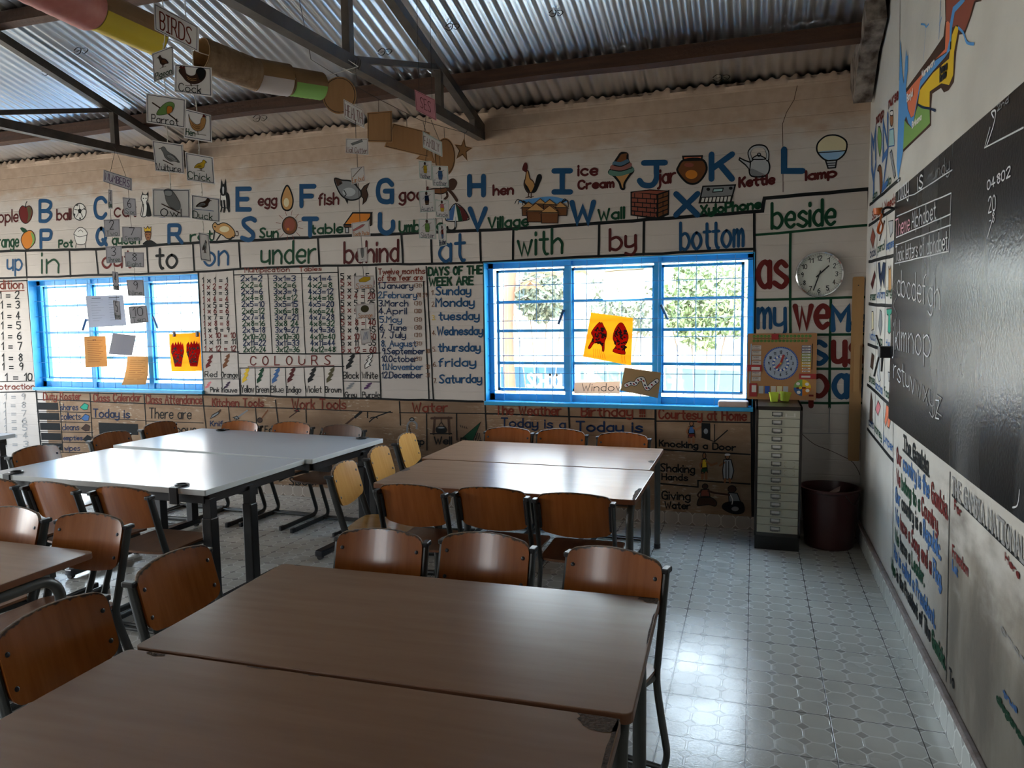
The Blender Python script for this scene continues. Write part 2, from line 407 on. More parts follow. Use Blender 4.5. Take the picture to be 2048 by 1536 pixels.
def window(name, W, mull, bars, handles):
    x0, x1, z0, z1 = W; root = empty(name, ((x0 + x1) / 2, 0, z0)); root['kind'] = 'structure'
    off = Vector((-(x0 + x1) / 2, 0, -z0))
    def B(mb, nm, m=M_BLUE, **k): mb.v = [tuple(Vector(p) + off) for p in mb.v]; return mb.build(nm, m, root, **k)
    mb = MB(); t = 0.006                                  # painted reveal lining and sill
    mb.box((x0, -0.004, z0), (x0 + t, 0.2, z1)); mb.box((x1 - t, -0.004, z0), (x1, 0.2, z1)); mb.box((x0, -0.004, z1 - t), (x1, 0.2, z1)); B(mb, 'reveal_lining')
    B(MB().box((x0 - 0.005, -0.030, z0 - 0.022), (x1 + 0.005, 0.2, z0 + 0.008)), 'window_sill', bevel=0.004)
    f = 0.040; ya, yb = 0.085, 0.130; mb = MB()
    mb.box((x0 + t, ya, z0), (x0 + t + f, yb, z1)); mb.box((x1 - t - f, ya, z0), (x1 - t, yb, z1))
    mb.box((x0, ya, z1 - t - f), (x1, yb, z1 - t)); mb.box((x0, ya, z0), (x1, yb, z0 + f + 0.02)); B(mb, 'window_frame')
    xs = [x0 + t + f] + mull + [x1 - t - f]
    for mxx in mull: B(MB().box((mxx - 0.028, ya - 0.012, z0), (mxx + 0.028, yb, z1 - t)), 'mullion')
    for a, b in zip(xs, xs[1:]):
        a += 0.022; b -= 0.022; mb = MB(); s = 0.020; zb, zt = z0 + f + 0.045, z1 - t - f - 0.012
        mb.box((a, ya + .01, zb), (a + s, yb - .008, zt)); mb.box((b - s, ya + .01, zb), (b, yb - .008, zt))
        mb.box((a, ya + .01, zt - s), (b, yb - .008, zt)); mb.box((a, ya + .01, zb), (b, yb - .008, zb + s))
        for zz in bars: mb.box((a, ya + .005, zz - 0.011), (b, yb - .010, zz + 0.011))
        B(mb, 'casement_frame')
        B(MB().box((a, 0.105, zb), (b, 0.108, zt)), 'glass_pane', M_GLASS)
    mb = MB(); nx = int((x1 - x0) / 0.142); yw = 0.055
    for i in range(1, nx + 1):
        xx = x0 + (x1 - x0) * i / (nx + 1) + 0.004 * math.sin(i * 3); mb.tube([(xx, yw, z0 + .006), (xx + .008, yw, z1 - .006)], 0.0030, n=6)
    nz = int((z1 - z0) / 0.135)
    for i in range(1, nz + 1):
        zz = z0 + (z1 - z0) * (i - 0.35) / nz; mb.tube([(x0 + .006, yw - .004, zz), (x1 - .006, yw - .004, zz + 0.01)], 0.0030, n=6)
    B(mb, 'wire_grille', M_WIRE)
    for (hx, hz, dx) in handles:
        mb = MB(); mb.tube([(hx, 0.085, hz), (hx, 0.062, hz)], 0.008, n=6); mb.tube([(hx, 0.062, hz + .01), (hx + dx, 0.058, hz - 0.10)], 0.011, 0.006, n=6); B(mb, 'window_handle', M_HANDLE)
    return root
pz = lambda y_: ony(1230, y_, 0.1).z
window('window_2', W2, [ony(1138, 660, .1).x, ony(1316, 660, .1).x], [pz(600), pz(660), pz(727)], [(ony(1127, 625, .06).x, ony(1127, 622, .06).z, -0.04), (ony(1322, 615, .06).x, ony(1322, 612, .06).z, 0.05)])
qz = lambda y_: ony(190, y_, 0.1).z
window('window_1', W1, [ony(187, 660, .1).x, ony(302, 660, .1).x], [qz(610), qz(665), qz(715)], [(ony(172, 640, .06).x, ony(172, 640, .06).z, -0.05), (ony(306, 635, .06).x, ony(306, 635, .06).z, 0.05)])
for i, W in enumerate((W1, W2)):
    portal('window_portal_%d' % i, ((W[0]+W[1])/2, 0.19, (W[2]+W[3])/2), (-PI/2, 0, 0), W[1]-W[0], W[3]-W[2])
for i, W in enumerate(OPEN_F):
    portal('front_portal_%d' % i, ((W[0]+W[1])/2, YF - 0.19, (W[2]+W[3])/2), (PI/2, 0, 0), W[1]-W[0], W[3]-W[2])

for i, W in enumerate(OPEN_L):
    portal('side_portal_%d' % i, (XL - .19, (W[0]+W[1])/2, (W[2]+W[3])/2), (0, -PI/2, 0), W[3]-W[2], W[1]-W[0])
# --- outdoors
struct(MB().add([(-30, 0.2, -0.05), (25, 0.2, -0.05), (25, 40, -0.05), (-30, 40, -0.05)], [(0, 1, 2, 3)]).build('ground', mat('pale_sand', (0.62, 0.52, 0.40), 0.9, noise=(3, (0.50, 0.41, 0.31), 0.3, (1, 1, 1)))))
struct(MB().add([(-40, 0.2, -0.05), (-40, YF - .2, -0.05), (XL - .2, YF - .2, -0.05), (XL - .2, 0.2, -0.05)], [(0, 1, 2, 3)]).build('ground_side', MATS['pale_sand']))
struct(MB().add([(-40, -40, -0.05), (25, -40, -0.05), (25, YF - 0.2, -0.05), (-40, YF - 0.2, -0.05)], [(0, 1, 2, 3)]).build('ground_front', MATS['pale_sand']))
YB = 6.0
wall_yard = struct(MB().box((-22, YB, -0.05), (12, YB + 0.2, 2.75)).build('wall_boundary', mat('white_yard_wall', (0.82, 0.80, 0.76), 0.8, noise=(2, (0.74, 0.71, 0.66), 0.3, (1, 1, 1)))))
# ================================================================ chairs
M_WOOD = mat('brown_varnished_beech', (0.37, 0.118, 0.026), 0.17, spec=0.38, noise=(7, (0.25, 0.068, 0.013), 0.25, (6, 1, 0.6)))
M_WOODP = mat('pale_varnished_beech', (0.62, 0.32, 0.085), 0.24, spec=0.4, noise=(7, (0.52, 0.24, 0.055), 0.25, (6, 1, 0.6)))
M_WOODD = mat('dark_varnished_beech', (0.11, 0.045, 0.022), 0.30, spec=0.4, noise=(7, (0.07, 0.026, 0.012), 0.25, (6, 1, 0.6)))
def scuff(m):
    n = NX(m); vec, x, y, z = n.xyz(); b = m.node_tree.nodes['Principled BSDF']; src = b.inputs['Base Color'].links[0].from_socket
    crown = n.m('ADD', z, n.m('MULTIPLY', n.m('MULTIPLY', x, x), 0.9))
    e = n.m('ADD', crown, n.m('MULTIPLY', n.m('SUBTRACT', n.noise(vec, 55, 5, (1, 1, 0.5)), 0.5), 0.030))
    n.out('Base Color', n.mix(n.step(e, 0.730, 0.736), src, (0.045, 0.026, 0.016)))
for m_ in (M_WOOD, M_WOODP, M_WOODD): scuff(m_)
M_SEAT = mat('brown_seat_ply', (0.26, 0.12, 0.06), 0.33, spec=0.5, noise=(6, (0.18, 0.075, 0.035), 0.25, (6, 1, 1)), coat=0.2)
M_TUBE = mat('grey_green_enamel', (0.028, 0.031, 0.030), 0.33, spec=0.5)
M_BLACK = mat('black_plastic', (0.012, 0.012, 0.014), 0.4)
M_EDGE = mat('scuffed_ply_edge', (0.09, 0.05, 0.03), 0.7, noise=(60, (0.30, 0.20, 0.12), 0.2, (1, 1, 1)))

def round_plate(w, z0, z1, belly, crown, rt, rb, n=10):
    """outline of the moulded backrest in (x, height): rounded corners, bowed top and bottom"""
    pts = []
    def arc(cx, cz, r, a0, a1):
        for k in range(7):
            a = a0 + (a1 - a0) * k / 6; pts.append((cx + r * math.cos(a), cz + r * math.sin(a)))
    for k in range(n + 1):
        t = k / n; pts.append((-w + rb + (2*w - 2*rb) * t, z0 - belly * (1 - (2*t - 1) ** 2)))
    arc(w - rb, z0 + rb, rb, -PI/2, 0); arc(w - rt, z1 - rt, rt, 0, PI/2)
    for k in range(1, n):
        t = k / n; pts.append((w - rt - (2*w - 2*rt) * t, z1 + crown * (1 - (2*t - 1) ** 2)))
    arc(-w + rt, z1 - rt, rt, PI/2, PI); arc(-w + rb, z0 + rb, rb, PI, 1.5*PI)
    out = []
    for p in pts:
        if not out or (Vector(p) - Vector(out[-1])).length > 1e-4: out.append(p)
    return out

def shell(outline, fn, th, nx=14):
    """curved plywood: cut the outline in vertical strips so the sheet can bend; fn(x,h,d)->3D"""
    xs = sorted({round(min(p[0] for p in outline) + (max(p[0] for p in outline) - min(p[0] for p in outline)) * i / nx, 5) for i in range(nx + 1)} | {round(p[0], 5) for p in outline})
    def span(x):
        hs = []
        L = len(outline)
        for i in range(L):
            (xa, ha), (xb, hb) = outline[i], outline[(i+1) % L]
            if abs(xa - x) < 1e-5: hs.append(ha)
            if (xa - x) * (xb - x) < 0: hs.append(ha + (hb - ha) * (x - xa) / (xb - xa))
        return min(hs), max(hs)
    mb = MB(); vs = []; K = 5
    for x in xs:
        a, b = span(x)
        for d in (0, th):
            for k in range(K): vs.append(fn(x, a + (b - a) * k / (K - 1), d))
    fs = []; n2 = 2 * K
    for i in range(len(xs) - 1):
        o, q = i * n2, (i + 1) * n2
        for k in range(K - 1):
            fs.append((o+k, q+k, q+k+1, o+k+1)); fs.append((o+K+k+1, q+K+k+1, q+K+k, o+K+k))
        fs.append((o, o+K, q+K, q)); fs.append((o+K-1, q+K-1, q+2*K-1, o+2*K-1))
    for o in (0, (len(xs)-1) * n2):
        for k in range(K - 1): fs.append((o+k, o+k+1, o+K+k+1, o+K+k) if o == 0 else (o+k, o+K+k, o+K+k+1, o+k+1))
    return mb.add(vs, fs)

LEAN = 0.27                                  # backrest leans back
def back_pt(x, h, d):
    y = -0.012 - (h - 0.40) * LEAN + 0.55 * x * x + d
    return Vector((x, y, h))
HW = 0.178
def make_chair(mw, ms):
    root = empty('school_chair')
    seat_o = []
    w, f0, f1 = 0.180, -0.03, 0.335
    seat_o = round_plate(w, f0, f1, 0.012, 0.012, 0.05, 0.05)
    def seat_pt(x, y, d):
        z = 0.398 - d - 0.010 * math.exp(-((y - 0.10) / 0.10) ** 2) * (1 - (x / w) ** 2) - max(0, y - 0.27) ** 2 * 2.2 + 0.12 * max(0, -y + 0.01) ** 2
        return Vector((x, y, z))
    shell(seat_o, seat_pt, 0.011).build('seat', ms, root, smooth=0.6)
    bo = round_plate(0.172, 0.527, 0.722, 0.014, 0.013, 0.040, 0.045)
    bk = shell(bo, back_pt, -0.011, 16); back = bk.build('backrest', mw, root, smooth=0.6)
    # scuffed edge along the top of the plywood
    top = [p for p in bo if p[1] > 0.690]; top.sort()
    mb = MB(); mb.tube([back_pt(x, h + 0.0008, -0.0055) for x, h in top], 0.0066, 0.0018, n=6, side=(0, 1, 0.0)); mb.build('scuffed_edge', M_EDGE, back)
    for sx in (-1, 1):
        for h in (0.575, 0.665):
            mb = MB(); p = back_pt(sx * 0.150, h, 0); Mx = Matrix.Translation(p) @ Matrix.Rotation(-PI/2 + LEAN, 4, 'X')
            mb.lathe([(0.0, 0.0035), (0.004, 0.003), (0.0072, 0.0012), (0.0075, -0.002)], n=10, M=Mx); mb.build('screw', M_BLACK, back)
    for sx in (-1, 1):
        prof = [(-0.100, 0.690), (-0.062, 0.55), (-0.028, 0.43), (-0.012, 0.37), (-0.022, 0.31), (-0.060, 0.20), (-0.098, 0.10), (-0.112, 0.055), (-0.100, 0.025), (-0.060, 0.013), (0.05, 0.0125), (0.20, 0.0125), (0.325, 0.0125)]
        path = crom([(sx * HW, a, b) for a, b in prof], 4)
        mb = MB(); mb.tube(path, 0.0105, 0.019, n=10, side=(1, 0, 0))
        sf = mb.build('side_frame', M_TUBE, root, smooth=0.7)
        mb = MB(); mb.box((sx*HW - 0.0125, -0.1245, 0.682), (sx*HW + 0.0125, -0.078, 0.700)); mb.build('tube_cap', M_BLACK, sf, bevel=0.004)
        mb = MB(); mb.box((sx*HW - 0.013, 0.300, 0.0), (sx*HW + 0.013, 0.345, 0.034)); mb.build('glide', M_BLACK, sf, bevel=0.006)
        mb = MB(); q = [back_pt(sx * 0.164, h, -0.012) for h in (0.555, 0.685)]
        mb.tube([Vector((sx*0.168, q[0].y - 0.006, 0.555)), Vector((sx*0.168, q[1].y - 0.006, 0.675))], 0.012, 0.008, n=8, side=(1, 0, 0)); mb.build('backrest_bracket', M_BLACK, sf)
        mb = MB(); mb.tube(crom([(sx * (HW - .004), -0.015, 0.365), (sx*0.168, 0.06, 0.374), (sx * 0.150, 0.20, 0.372), (sx * 0.145, 0.285, 0.362)], 4), 0.009, 0.013, n=8, side=(1, 0, 0)); mb.build('seat_rail', M_TUBE, root, smooth=0.7)
    for y in (-0.085, -0.045):
        MB().tube([(-HW, y, 0.014), (HW, y, 0.014)], 0.0095, n=8).build('crossbar', M_TUBE, root, smooth=0.7)
    return root
protos = {}
def chair(kind, x, y, heading, label, group):
    """x, y: where the top of the backrest stands; heading: direction the sitter would face (degrees, 90 = towards the window wall)"""
    ms = {'b': (M_WOOD, M_SEAT), 'p': (M_WOODP, M_WOODP), 'd': (M_WOODD, M_WOODD)}[kind]
    if kind not in protos: protos[kind] = make_chair(*ms); c = protos[kind]
    else: c = copy_tree(protos[kind])
    a = math.radians(heading); c.location = (x + math.cos(a) * 0.095, y + math.sin(a) * 0.095, 0); c.rotation_euler = (0, 0, a - PI/2)
    tag(c, label, 'chair', group)
G1, G2, G3 = 'chairs round the nearest pair of beech tables', 'chairs round the beech tables by the window', 'chairs round the white tables'
chair('b', -2.015, -2.965, -86, 'brown chair facing the viewer behind the nearest desks, farthest from the drawer cabinet', G1)
chair('b', -1.615, -2.905, -92, 'brown chair facing the viewer, middle of the three behind the nearest desks', G1)
chair('b', -1.130, -2.955, -103, 'brown chair behind the corner of the nearest desks beside the open tiled aisle', G1)
chair('b', -2.575, -3.415, 2, 'brown chair at the end of the nearest desks, farther from the viewer of the two', G1)
chair('b', -2.555, -3.885, 1, 'brown chair at the end of the nearest desks, closer to the viewer of the two', G1)
chair('b', -2.250, -2.235, 90, 'brown chair seen from behind at the window desks, next to the pale chairs', G2)
chair('b', -1.855, -2.195, 90, 'brown chair seen from behind, middle of three at the window desks', G2)
chair('b', -1.455, -2.205, 92, 'brown chair seen from behind at the window desks, next to the tiled aisle', G2)
chair('p', -2.855, -1.860, 10, 'pale golden chair nearest the viewer in the row of three', G2)
chair('p', -2.905, -1.370, 9, 'pale golden chair in the middle of the row of three', G2)
chair('p', -2.975, -0.850, 7, 'pale golden chair nearest the wall in the row of three', G2)
chair('b', -2.370, -0.400, -90, 'brown chair against the wall under the weather heading', G2)
chair('b', -1.975, -0.395, -90, 'brown chair against the wall under the birthday heading', G2)
chair('b', -1.530, -0.450, -93, 'brown chair against the wall next to the courtesy pictures', G2)
chair('b', -4.575, -0.545, -90, 'brown chair against the wall under the kitchen tools heading', G3)
chair('b', -4.120, -0.510, -91, 'brown chair against the wall under the work tools heading', G3)
chair('d', -3.640, -0.550, -92, 'dark brown chair against the worn wall beside the white table corner', G3)
chair('b', -5.120, -1.885, 4, 'brown chair at the far end of the white tables, nearest to the cut-off desk', G3)
chair('b', -5.135, -1.280, 3, 'brown chair at the far end of the white tables below the duty roster', G3)
chair('b', -5.200, -0.755, 2, 'brown chair at the far end of the white tables below the class calendar', G3)
chair('b', -3.600, -2.645, 90, 'brown chair seen from behind at the white table, beside its black corner leg', G3)
chair('b', -4.045, -2.652, 88, 'brown chair seen from behind, second from the black corner leg at the white table', G3)
chair('b', -4.460, -2.655, 90, 'brown chair seen from behind at the white table, cut by the picture edge', G3)
chair('b', -3.295, -3.085, -88, 'dark-backed chair with one grey tube in front at the corner of the cut-off desk', 'chairs behind the cut-off beech desk')
chair('b', -3.720, -3.095, -92, 'glossy brown chair behind the cut-off desk at the picture edge', 'chairs behind the cut-off beech desk')

# ================================================================ tables
M_LAM = mat('beech_laminate', (0.35, 0.198, 0.120), 0.25, spec=0.33, noise=(6, (0.29, 0.160, 0.095), 0.3, (0.5, 5, 5)))
M_TEDGE = mat('brown_table_edge', (0.20, 0.08, 0.035), 0.45)
M_CHIP = mat('bare_chipboard', (0.045, 0.024, 0.014), 0.9, noise=(120, (0.11, 0.06, 0.035), 0.2, (1, 1, 1)), bump=(150, 0.8))
M_WHITE = mat('white_table_laminate', (0.56, 0.62, 0.69), 0.23, spec=0.40)
M_WEDGE = mat('white_table_edge', (0.62, 0.66, 0.66), 0.4)
M_GREYTUBE = mat('grey_table_tube', (0.060, 0.066, 0.064), 0.36, spec=0.5)
def rrect(w, d, r, n=5):
    pts = []
    for cx, cy, a in ((w-r, d-r, 0), (-w+r, d-r, PI/2), (-w+r, -d+r, PI), (w-r, -d+r, 1.5*PI)):
        for k in range(n + 1): t = a + PI/2*k/n; pts.append((cx + r*math.cos(t), cy + r*math.sin(t)))
    return pts
def slab(poly, z0, z1, name, mtop, medge, root, bevel=0.003):
    mb = MB(); n = len(poly); mb.add([(x, y, z1) for x, y in poly] + [(x, y, z0) for x, y in poly], [])
    mb.f.append(tuple(range(n))); mb.mi.append(0); mb.f.append(tuple(range(2*n-1, n-1, -1))); mb.mi.append(1)
    for i in range(n): mb.f.append((i + n, (i+1) % n + n, (i+1) % n, i)); mb.mi.append(1)
    return mb.build(name, [mtop, medge], root, bevel=bevel)
def wood_table(x, y, w, d, rz, label, chips, group, H=0.655, left=(.035, -1, 1), right=(.035, -1, 1)):
    root = empty('school_desk', (x, y, 0), rz, label, 'table', group)
    tt = slab(rrect(w/2, d/2, 0.022), H - 0.026, H, 'tabletop', M_LAM, M_TEDGE, root)
    for cx, cy, rx, ry, sd in chips:                         # worn spots where the laminate has broken away
        rnd = random.Random(sd); k = 22; pts = []
        for i in range(k):
            a = 2*PI*i/k; rr = 0.75 + 0.35*rnd.random()
            px = max(-w/2 + .004, min(w/2 - .004, cx + rx*rr*math.cos(a))); py = max(-d/2 + .004, min(d/2 - .004, cy + ry*rr*math.sin(a))); pts.append((px, py))
        MB().add([(p[0], p[1], H + 0.0006) for p in pts] , [tuple(range(k))]).build('worn_patch', M_CHIP, tt)
    for sx in (-1, 1):                                       # inverted U of round tube under each end
        ins, ya, yb = left if sx < 0 else right; Y = d/2 - 0.045; ya, yb = (-Y if ya == -1 else ya), (Y if yb == 1 else yb)
        X = sx * (w/2 - ins); r = 0.085; zt = H - 0.026 - 0.021
        pts = [(X, ya, 0.012), (X, ya, 0.3)]
        for k in range(9): a = PI - PI/2*k/8; pts.append((X, ya + r + r*math.cos(a), zt - r + r*math.sin(a)))
        for k in range(9): a = PI/2 - PI/2*k/8; pts.append((X, yb - r + r*math.cos(a), zt - r + r*math.sin(a)))
        pts += [(X, yb, 0.3), (X, yb, 0.012)]
        lf = MB().tube(pts, 0.019, n=12, side=(1, 0, 0)).build('leg_frame', M_GREYTUBE, root, smooth=0.7)
        for fy in (ya, yb): MB().lathe([(0.0, 0), (0.021, 0), (0.021, 0.03), (0.0, 0.03)], (X, fy, 0), 12).build('rubber_foot', M_BLACK, lf)
    for s in (-1, 1): MB().box((-w/2 + .06, s*(d/2 - .13) - .012, H - .066), (w/2 - .06, s*(d/2 - .13) + .012, H - .026)).build('rail', M_GREYTUBE, root)
    return root
def tri(a, b, c):
    """centre, size and turn of a desk from three of its corners: far left, far right, near right"""
    A, B, C_ = Vector(a), Vector(b), Vector(c); return ((A + C_) / 2, (B - A).length, (C_ - B).length, math.atan2(B.y - A.y, B.x - A.x))
GT = 'beech school desks'
wood_table(-1.955, -0.905, 1.42, 0.70, 0.0, 'beech desk nearest the window, behind its twin', [(0.69, -0.10, 0.02, 0.04, 3)], GT, left=(.05, -.20, 1))
wood_table(-1.915, -1.615, 1.40, 0.69, 0.0, 'beech desk by the window with three chair backs along its front', [(0.70, -0.22, 0.03, 0.15, 5), (-0.69, 0.02, 0.03, 0.05, 6)], GT, left=(.28, -.14, 1))
wood_table(-1.612, -3.515, 1.335, 0.69, 0.035, 'beech desk in the middle of the nearest pair, farther from the viewer', [(0.655, 0.33, 0.055, 0.035, 1), (0.58, 0.345, 0.10, 0.012, 8), (0.665, 0.12, 0.008, 0.14, 9), (-0.60, 0.345, 0.02, 0.012, 12)], GT, left=(.22, -1, .05), right=(.035, -1, .10))
wood_table(-1.602, -4.225, 1.320, 0.70, 0.030, 'large beech desk closest to the viewer with a broken corner', [(0.64, 0.335, 0.085, 0.045, 2), (0.655, 0.20, 0.012, 0.14, 4), (-0.56, 0.346, 0.035, 0.016, 7), (-0.25, 0.350, 0.05, 0.010, 10), (-0.10, 0.350, 0.03, 0.008, 11)], GT, left=(.24, -1, 1))
wood_table(-3.745, -3.62, 1.34, 0.69, 0.0, 'beech desk cut off by the picture edge', [], GT, right=(.012, -1, .20))

def white_table(x, y, w, d, rz, label, clamps, posts, foot, left, H=0.67, group='white tables'):
    root = empty('white_table', (x, y, 0), rz, label, 'table', group)
    slab(rrect(w/2, d/2, 0.006, 2), H - 0.030, H, 'tabletop', M_WHITE, M_WEDGE, root, bevel=0.002)
    mb = MB(); X, Y = w/2 - 0.05, d/2 - 0.06
    mb.box((-X, -Y - .02, H - .085), (X, -Y + .02, H - .034)); mb.box((-X, Y - .02, H - .085), (X, Y + .02, H - .034))
    mb.box((-X - .02, -Y, H - .085), (-X + .02, Y, H - .034)); mb.box((X - .02, -Y, H - .085), (X + .02, Y, H - .034)); mb.build('under_frame', M_BLACK, root, bevel=0.003)
    for sx in (-1, 1):
        LX = X + .01 if sx > 0 else -(w/2 - left[0]); fo = foot if sx > 0 else left[2]
        for ly in (posts if sx > 0 else left[1]):
            mb = MB(); lx = LX
            mb.box((lx - .030, ly - .030, 0.05), (lx + .030, ly + .030, H - .16)); lg = mb.build('leg', M_BLACK, root, bevel=0.006)
            MB().box((lx - .024, ly - .024, H - .16), (lx + .024, ly + .024, H - .06)).build('inner_tube', M_BLACK, lg)
        mb = MB(); mb.box((LX - .03, fo[0], 0.02), (LX + .03, fo[1], 0.062)); ft = mb.build('foot', mat('black_steel_foot', (0.02, 0.022, 0.03), 0.25), root, bevel=0.008)
        for fy in fo: MB().lathe([(0, -.012), (.02, -.012), (.02, .012), (0, .012)], (LX, fy + (.02 if fy == fo[0] else -.02), 0.02), 12, axis='y').build('castor', M_BLACK, ft)
    sy_ = sum(left[1]) / len(left[1]); MB().box((-(w/2 - left[0]), sy_ - .02, H - .13), (X, sy_ + .02, H - .09)).build('stretcher', M_BLACK, root)
    for cx, sy in clamps:
        mb = MB(); y0 = sy * d/2
        mb.box((cx - .026, min(y0 - sy*.004, y0 + sy*.010), H - .085), (cx + .026, max(y0 - sy*.004, y0 + sy*.010), H + .004))
        mb.box((cx - .026, min(y0, y0 - sy*.03), H), (cx + .026, max(y0, y0 - sy*.03), H + .005)); cl = mb.build('clamp', M_BLACK, root, bevel=0.002)
        ring = [(cx + .035*math.cos(a), y0 - sy*.055 + .03*math.sin(a), H + .005) for a in [2*PI*i/20 for i in range(20)]]
        MB().tube(ring, 0.006, n=6, closed=True).build('grip_ring', M_BLACK, cl)
    return root
white_table(-4.095, -1.060, 1.70, 0.82, -0.065, 'long white table closest to the painted wall', [(-0.60, 1), (0.70, 1)], (.20, .34), (-.33, .42), (.30, (-.30, -.02), (-.38, .03)))
white_table(-4.105, -1.948, 1.56, 0.85, -0.015, 'long white table with two black clamps on its front edge', [(-0.62, -1), (0.58, -1)], (-.355, -.045), (-.40, .20), (.32, (-.16, .20), (-.22, .30)))
white_table(-7.05, -1.58, 1.70, 0.80, 0.0, 'white table of which only a corner shows at the picture edge', [], (-.3, .3), (-.37, .37), (.06, (-.3, .3), (-.37, .37)))
# ================================================================ hand-painted lettering and pictures
GL = {}
for ln in '''a ~55361503113051 -5650
b -0a00 ~053655635130 01
c ~55361503113051
d ~55361503113051 -5a50
e -0353 ~5355361503113051
f ~4a291710 -0636
g ~55361503113051 ~56525z3x0y
h -0a00 ~0436545250
i -0600 -0809
j ~26212z1x0x -2829
k -0a00 -4602 -1440
l -0a00
m -0600 ~0426343230 ~3456646260
n -0600 ~0436545250
o ~3615031130516355363
p -060x ~0536556351300 1
q ~55361503113051 -565x
r -0600 ~03153646
s ~553615143352513001
t ~2925223040 -0646
u ~0602113152 -5650
v -063056
w -0620355076
x -0650 -5600
y ~0602113152 ~56525z3x0y
z -06560050
A -003a60 -1454
B -0a00 ~0a3a59573505 ~053554523000
C ~684a1905114062
D -0a00 ~0a3a68623000
E -5a0a0050 -0545
F -5a0a00 -0545
G ~684a1905114061 -606535
H -0a00 -6a60 -0565
I -0a4a -2a20 -0040
J -1a6a ~4a4643301002
K -0a00 -5a04 -2650
L -0a0050
M -000a356a60
N -000a606a
O ~3a190511305165593a
P -0a00 ~0a4a59574505
Q ~3a190511305165593a -4360
R -0a00 ~0a4a59574505 -3560
S ~694a19173553513001
T -0a6a -3a30
U ~0a0603113051636 6a
V -0a306a
W -0a2047608a
X -0a60 -6a00
Y -0a356a -3530
Z -0a6a0060
0 ~2a08022042482a
1 -072a20
2 ~082a4a583400 -0050
3 ~093a583525 ~2535533001
4 -3a0353 -3a30
5 -5a0a06 ~0636533001
6 ~4a1703113052452504
7 -0a5a20
8 ~3a18365330133658 3a
9 ~5735173a585540
= -0555 -0252
+ -0343 -2521
- -0343
. -0001
, -010z
! -0a03 -0001
( ~2a0703 20
) ~0a272300
: -0001 -0506'''.split('\n'):
    ch, rest = ln[0], ln[2:]
    st = []
    for tok in rest.replace('-', ' -').replace('~', ' ~').split(' -'):
        pass
    cur = None
    for c in rest:
        if c in '-~': cur = [c, '']; st.append(cur)
        elif c != ' ': cur[1] += c
    YV = {'a': 1.0, 'z': -.1, 'y': -.2, 'x': -.3}
    GL[ch] = [(k, [(int(s[i]) / 10, YV.get(s[i+1], None) if s[i+1] in YV else int(s[i+1]) / 10) for i in range(0, len(s) - 1, 2)]) for k, s in st]
GL['o'] = [('~', [(.3, .6), (.1, .5), (0, .3), (.1, .1), (.3, 0), (.5, .1), (.6, .3), (.5, .5), (.3, .6)])]
GL['O'] = [('~', [(.3, 1), (.1, .85), (0, .5), (.1, .15), (.3, 0), (.5, .15), (.6, .5), (.5, .85), (.3, 1)])]
GL['Q'] = GL['O'] + [('-', [(.4, .3), (.65, -.02)])]
def gw(ch):
    if ch == ' ': return 0.30
    return max(p[0] for k, s in GL[ch] for p in s)

PC = {'blue': (0.018, 0.085, 0.20), 'navy': (0.015, 0.045, 0.14), 'red': (0.20, 0.025, 0.022), 'maroon': (0.12, 0.02, 0.02), 'green': (0.012, 0.075, 0.035), 'black': (0.010, 0.011, 0.012),
      'rust': (0.27, 0.045, 0.025), 'white': (0.72, 0.70, 0.66), 'brown': (0.24, 0.09, 0.035), 'tan': (0.50, 0.27, 0.10), 'orange': (0.62, 0.21, 0.03), 'yellow': (0.70, 0.46, 0.03), 'grey': (0.22, 0.23, 0.24),
      'lgrey': (0.42, 0.44, 0.46), 'lgreen': (0.20, 0.36, 0.10), 'olive': (0.085, 0.075, 0.035), 'sky': (0.10, 0.30, 0.62), 'pink': (0.62, 0.20, 0.22), 'coral': (0.68, 0.18, 0.09), 'teal': (0.03, 0.33, 0.22), 'brick': (0.26, 0.075, 0.05),
      'skin': (0.30, 0.13, 0.06), 'dbrown': (0.06, 0.03, 0.02), 'chalk': (0.62, 0.64, 0.66), 'chalkpink': (0.62, 0.30, 0.36), 'fade': (0.30, 0.30, 0.30), 'lblue': (0.30, 0.50, 0.72), 'cyan': (0.35, 0.55, 0.55), 'cream': (0.70, 0.62, 0.40),
      'seagreen': (0.10, 0.22, 0.18), 'dusk': (0.30, 0.12, 0.10), 'steel': (0.08, 0.16, 0.24), 'yg': (0.55, 0.55, 0.10), 'violet': (0.08, 0.03, 0.10), 'mauve': (0.05, 0.03, 0.06), 'mid': (0.06, 0.15, 0.36)}
for k_ in ('blue','navy','red','maroon','green','rust','brown','mid'): PC[k_] = tuple(v * {'blue': .85, 'mid': .85, 'navy': .5, 'rust': .62}.get(k_, 0.7) for v in PC[k_])
PM = {}
def pmat(c):
    if c not in PM: PM[c] = mat('paint_' + c, PC[c], 0.7, spec=0.15)
    return PM[c]

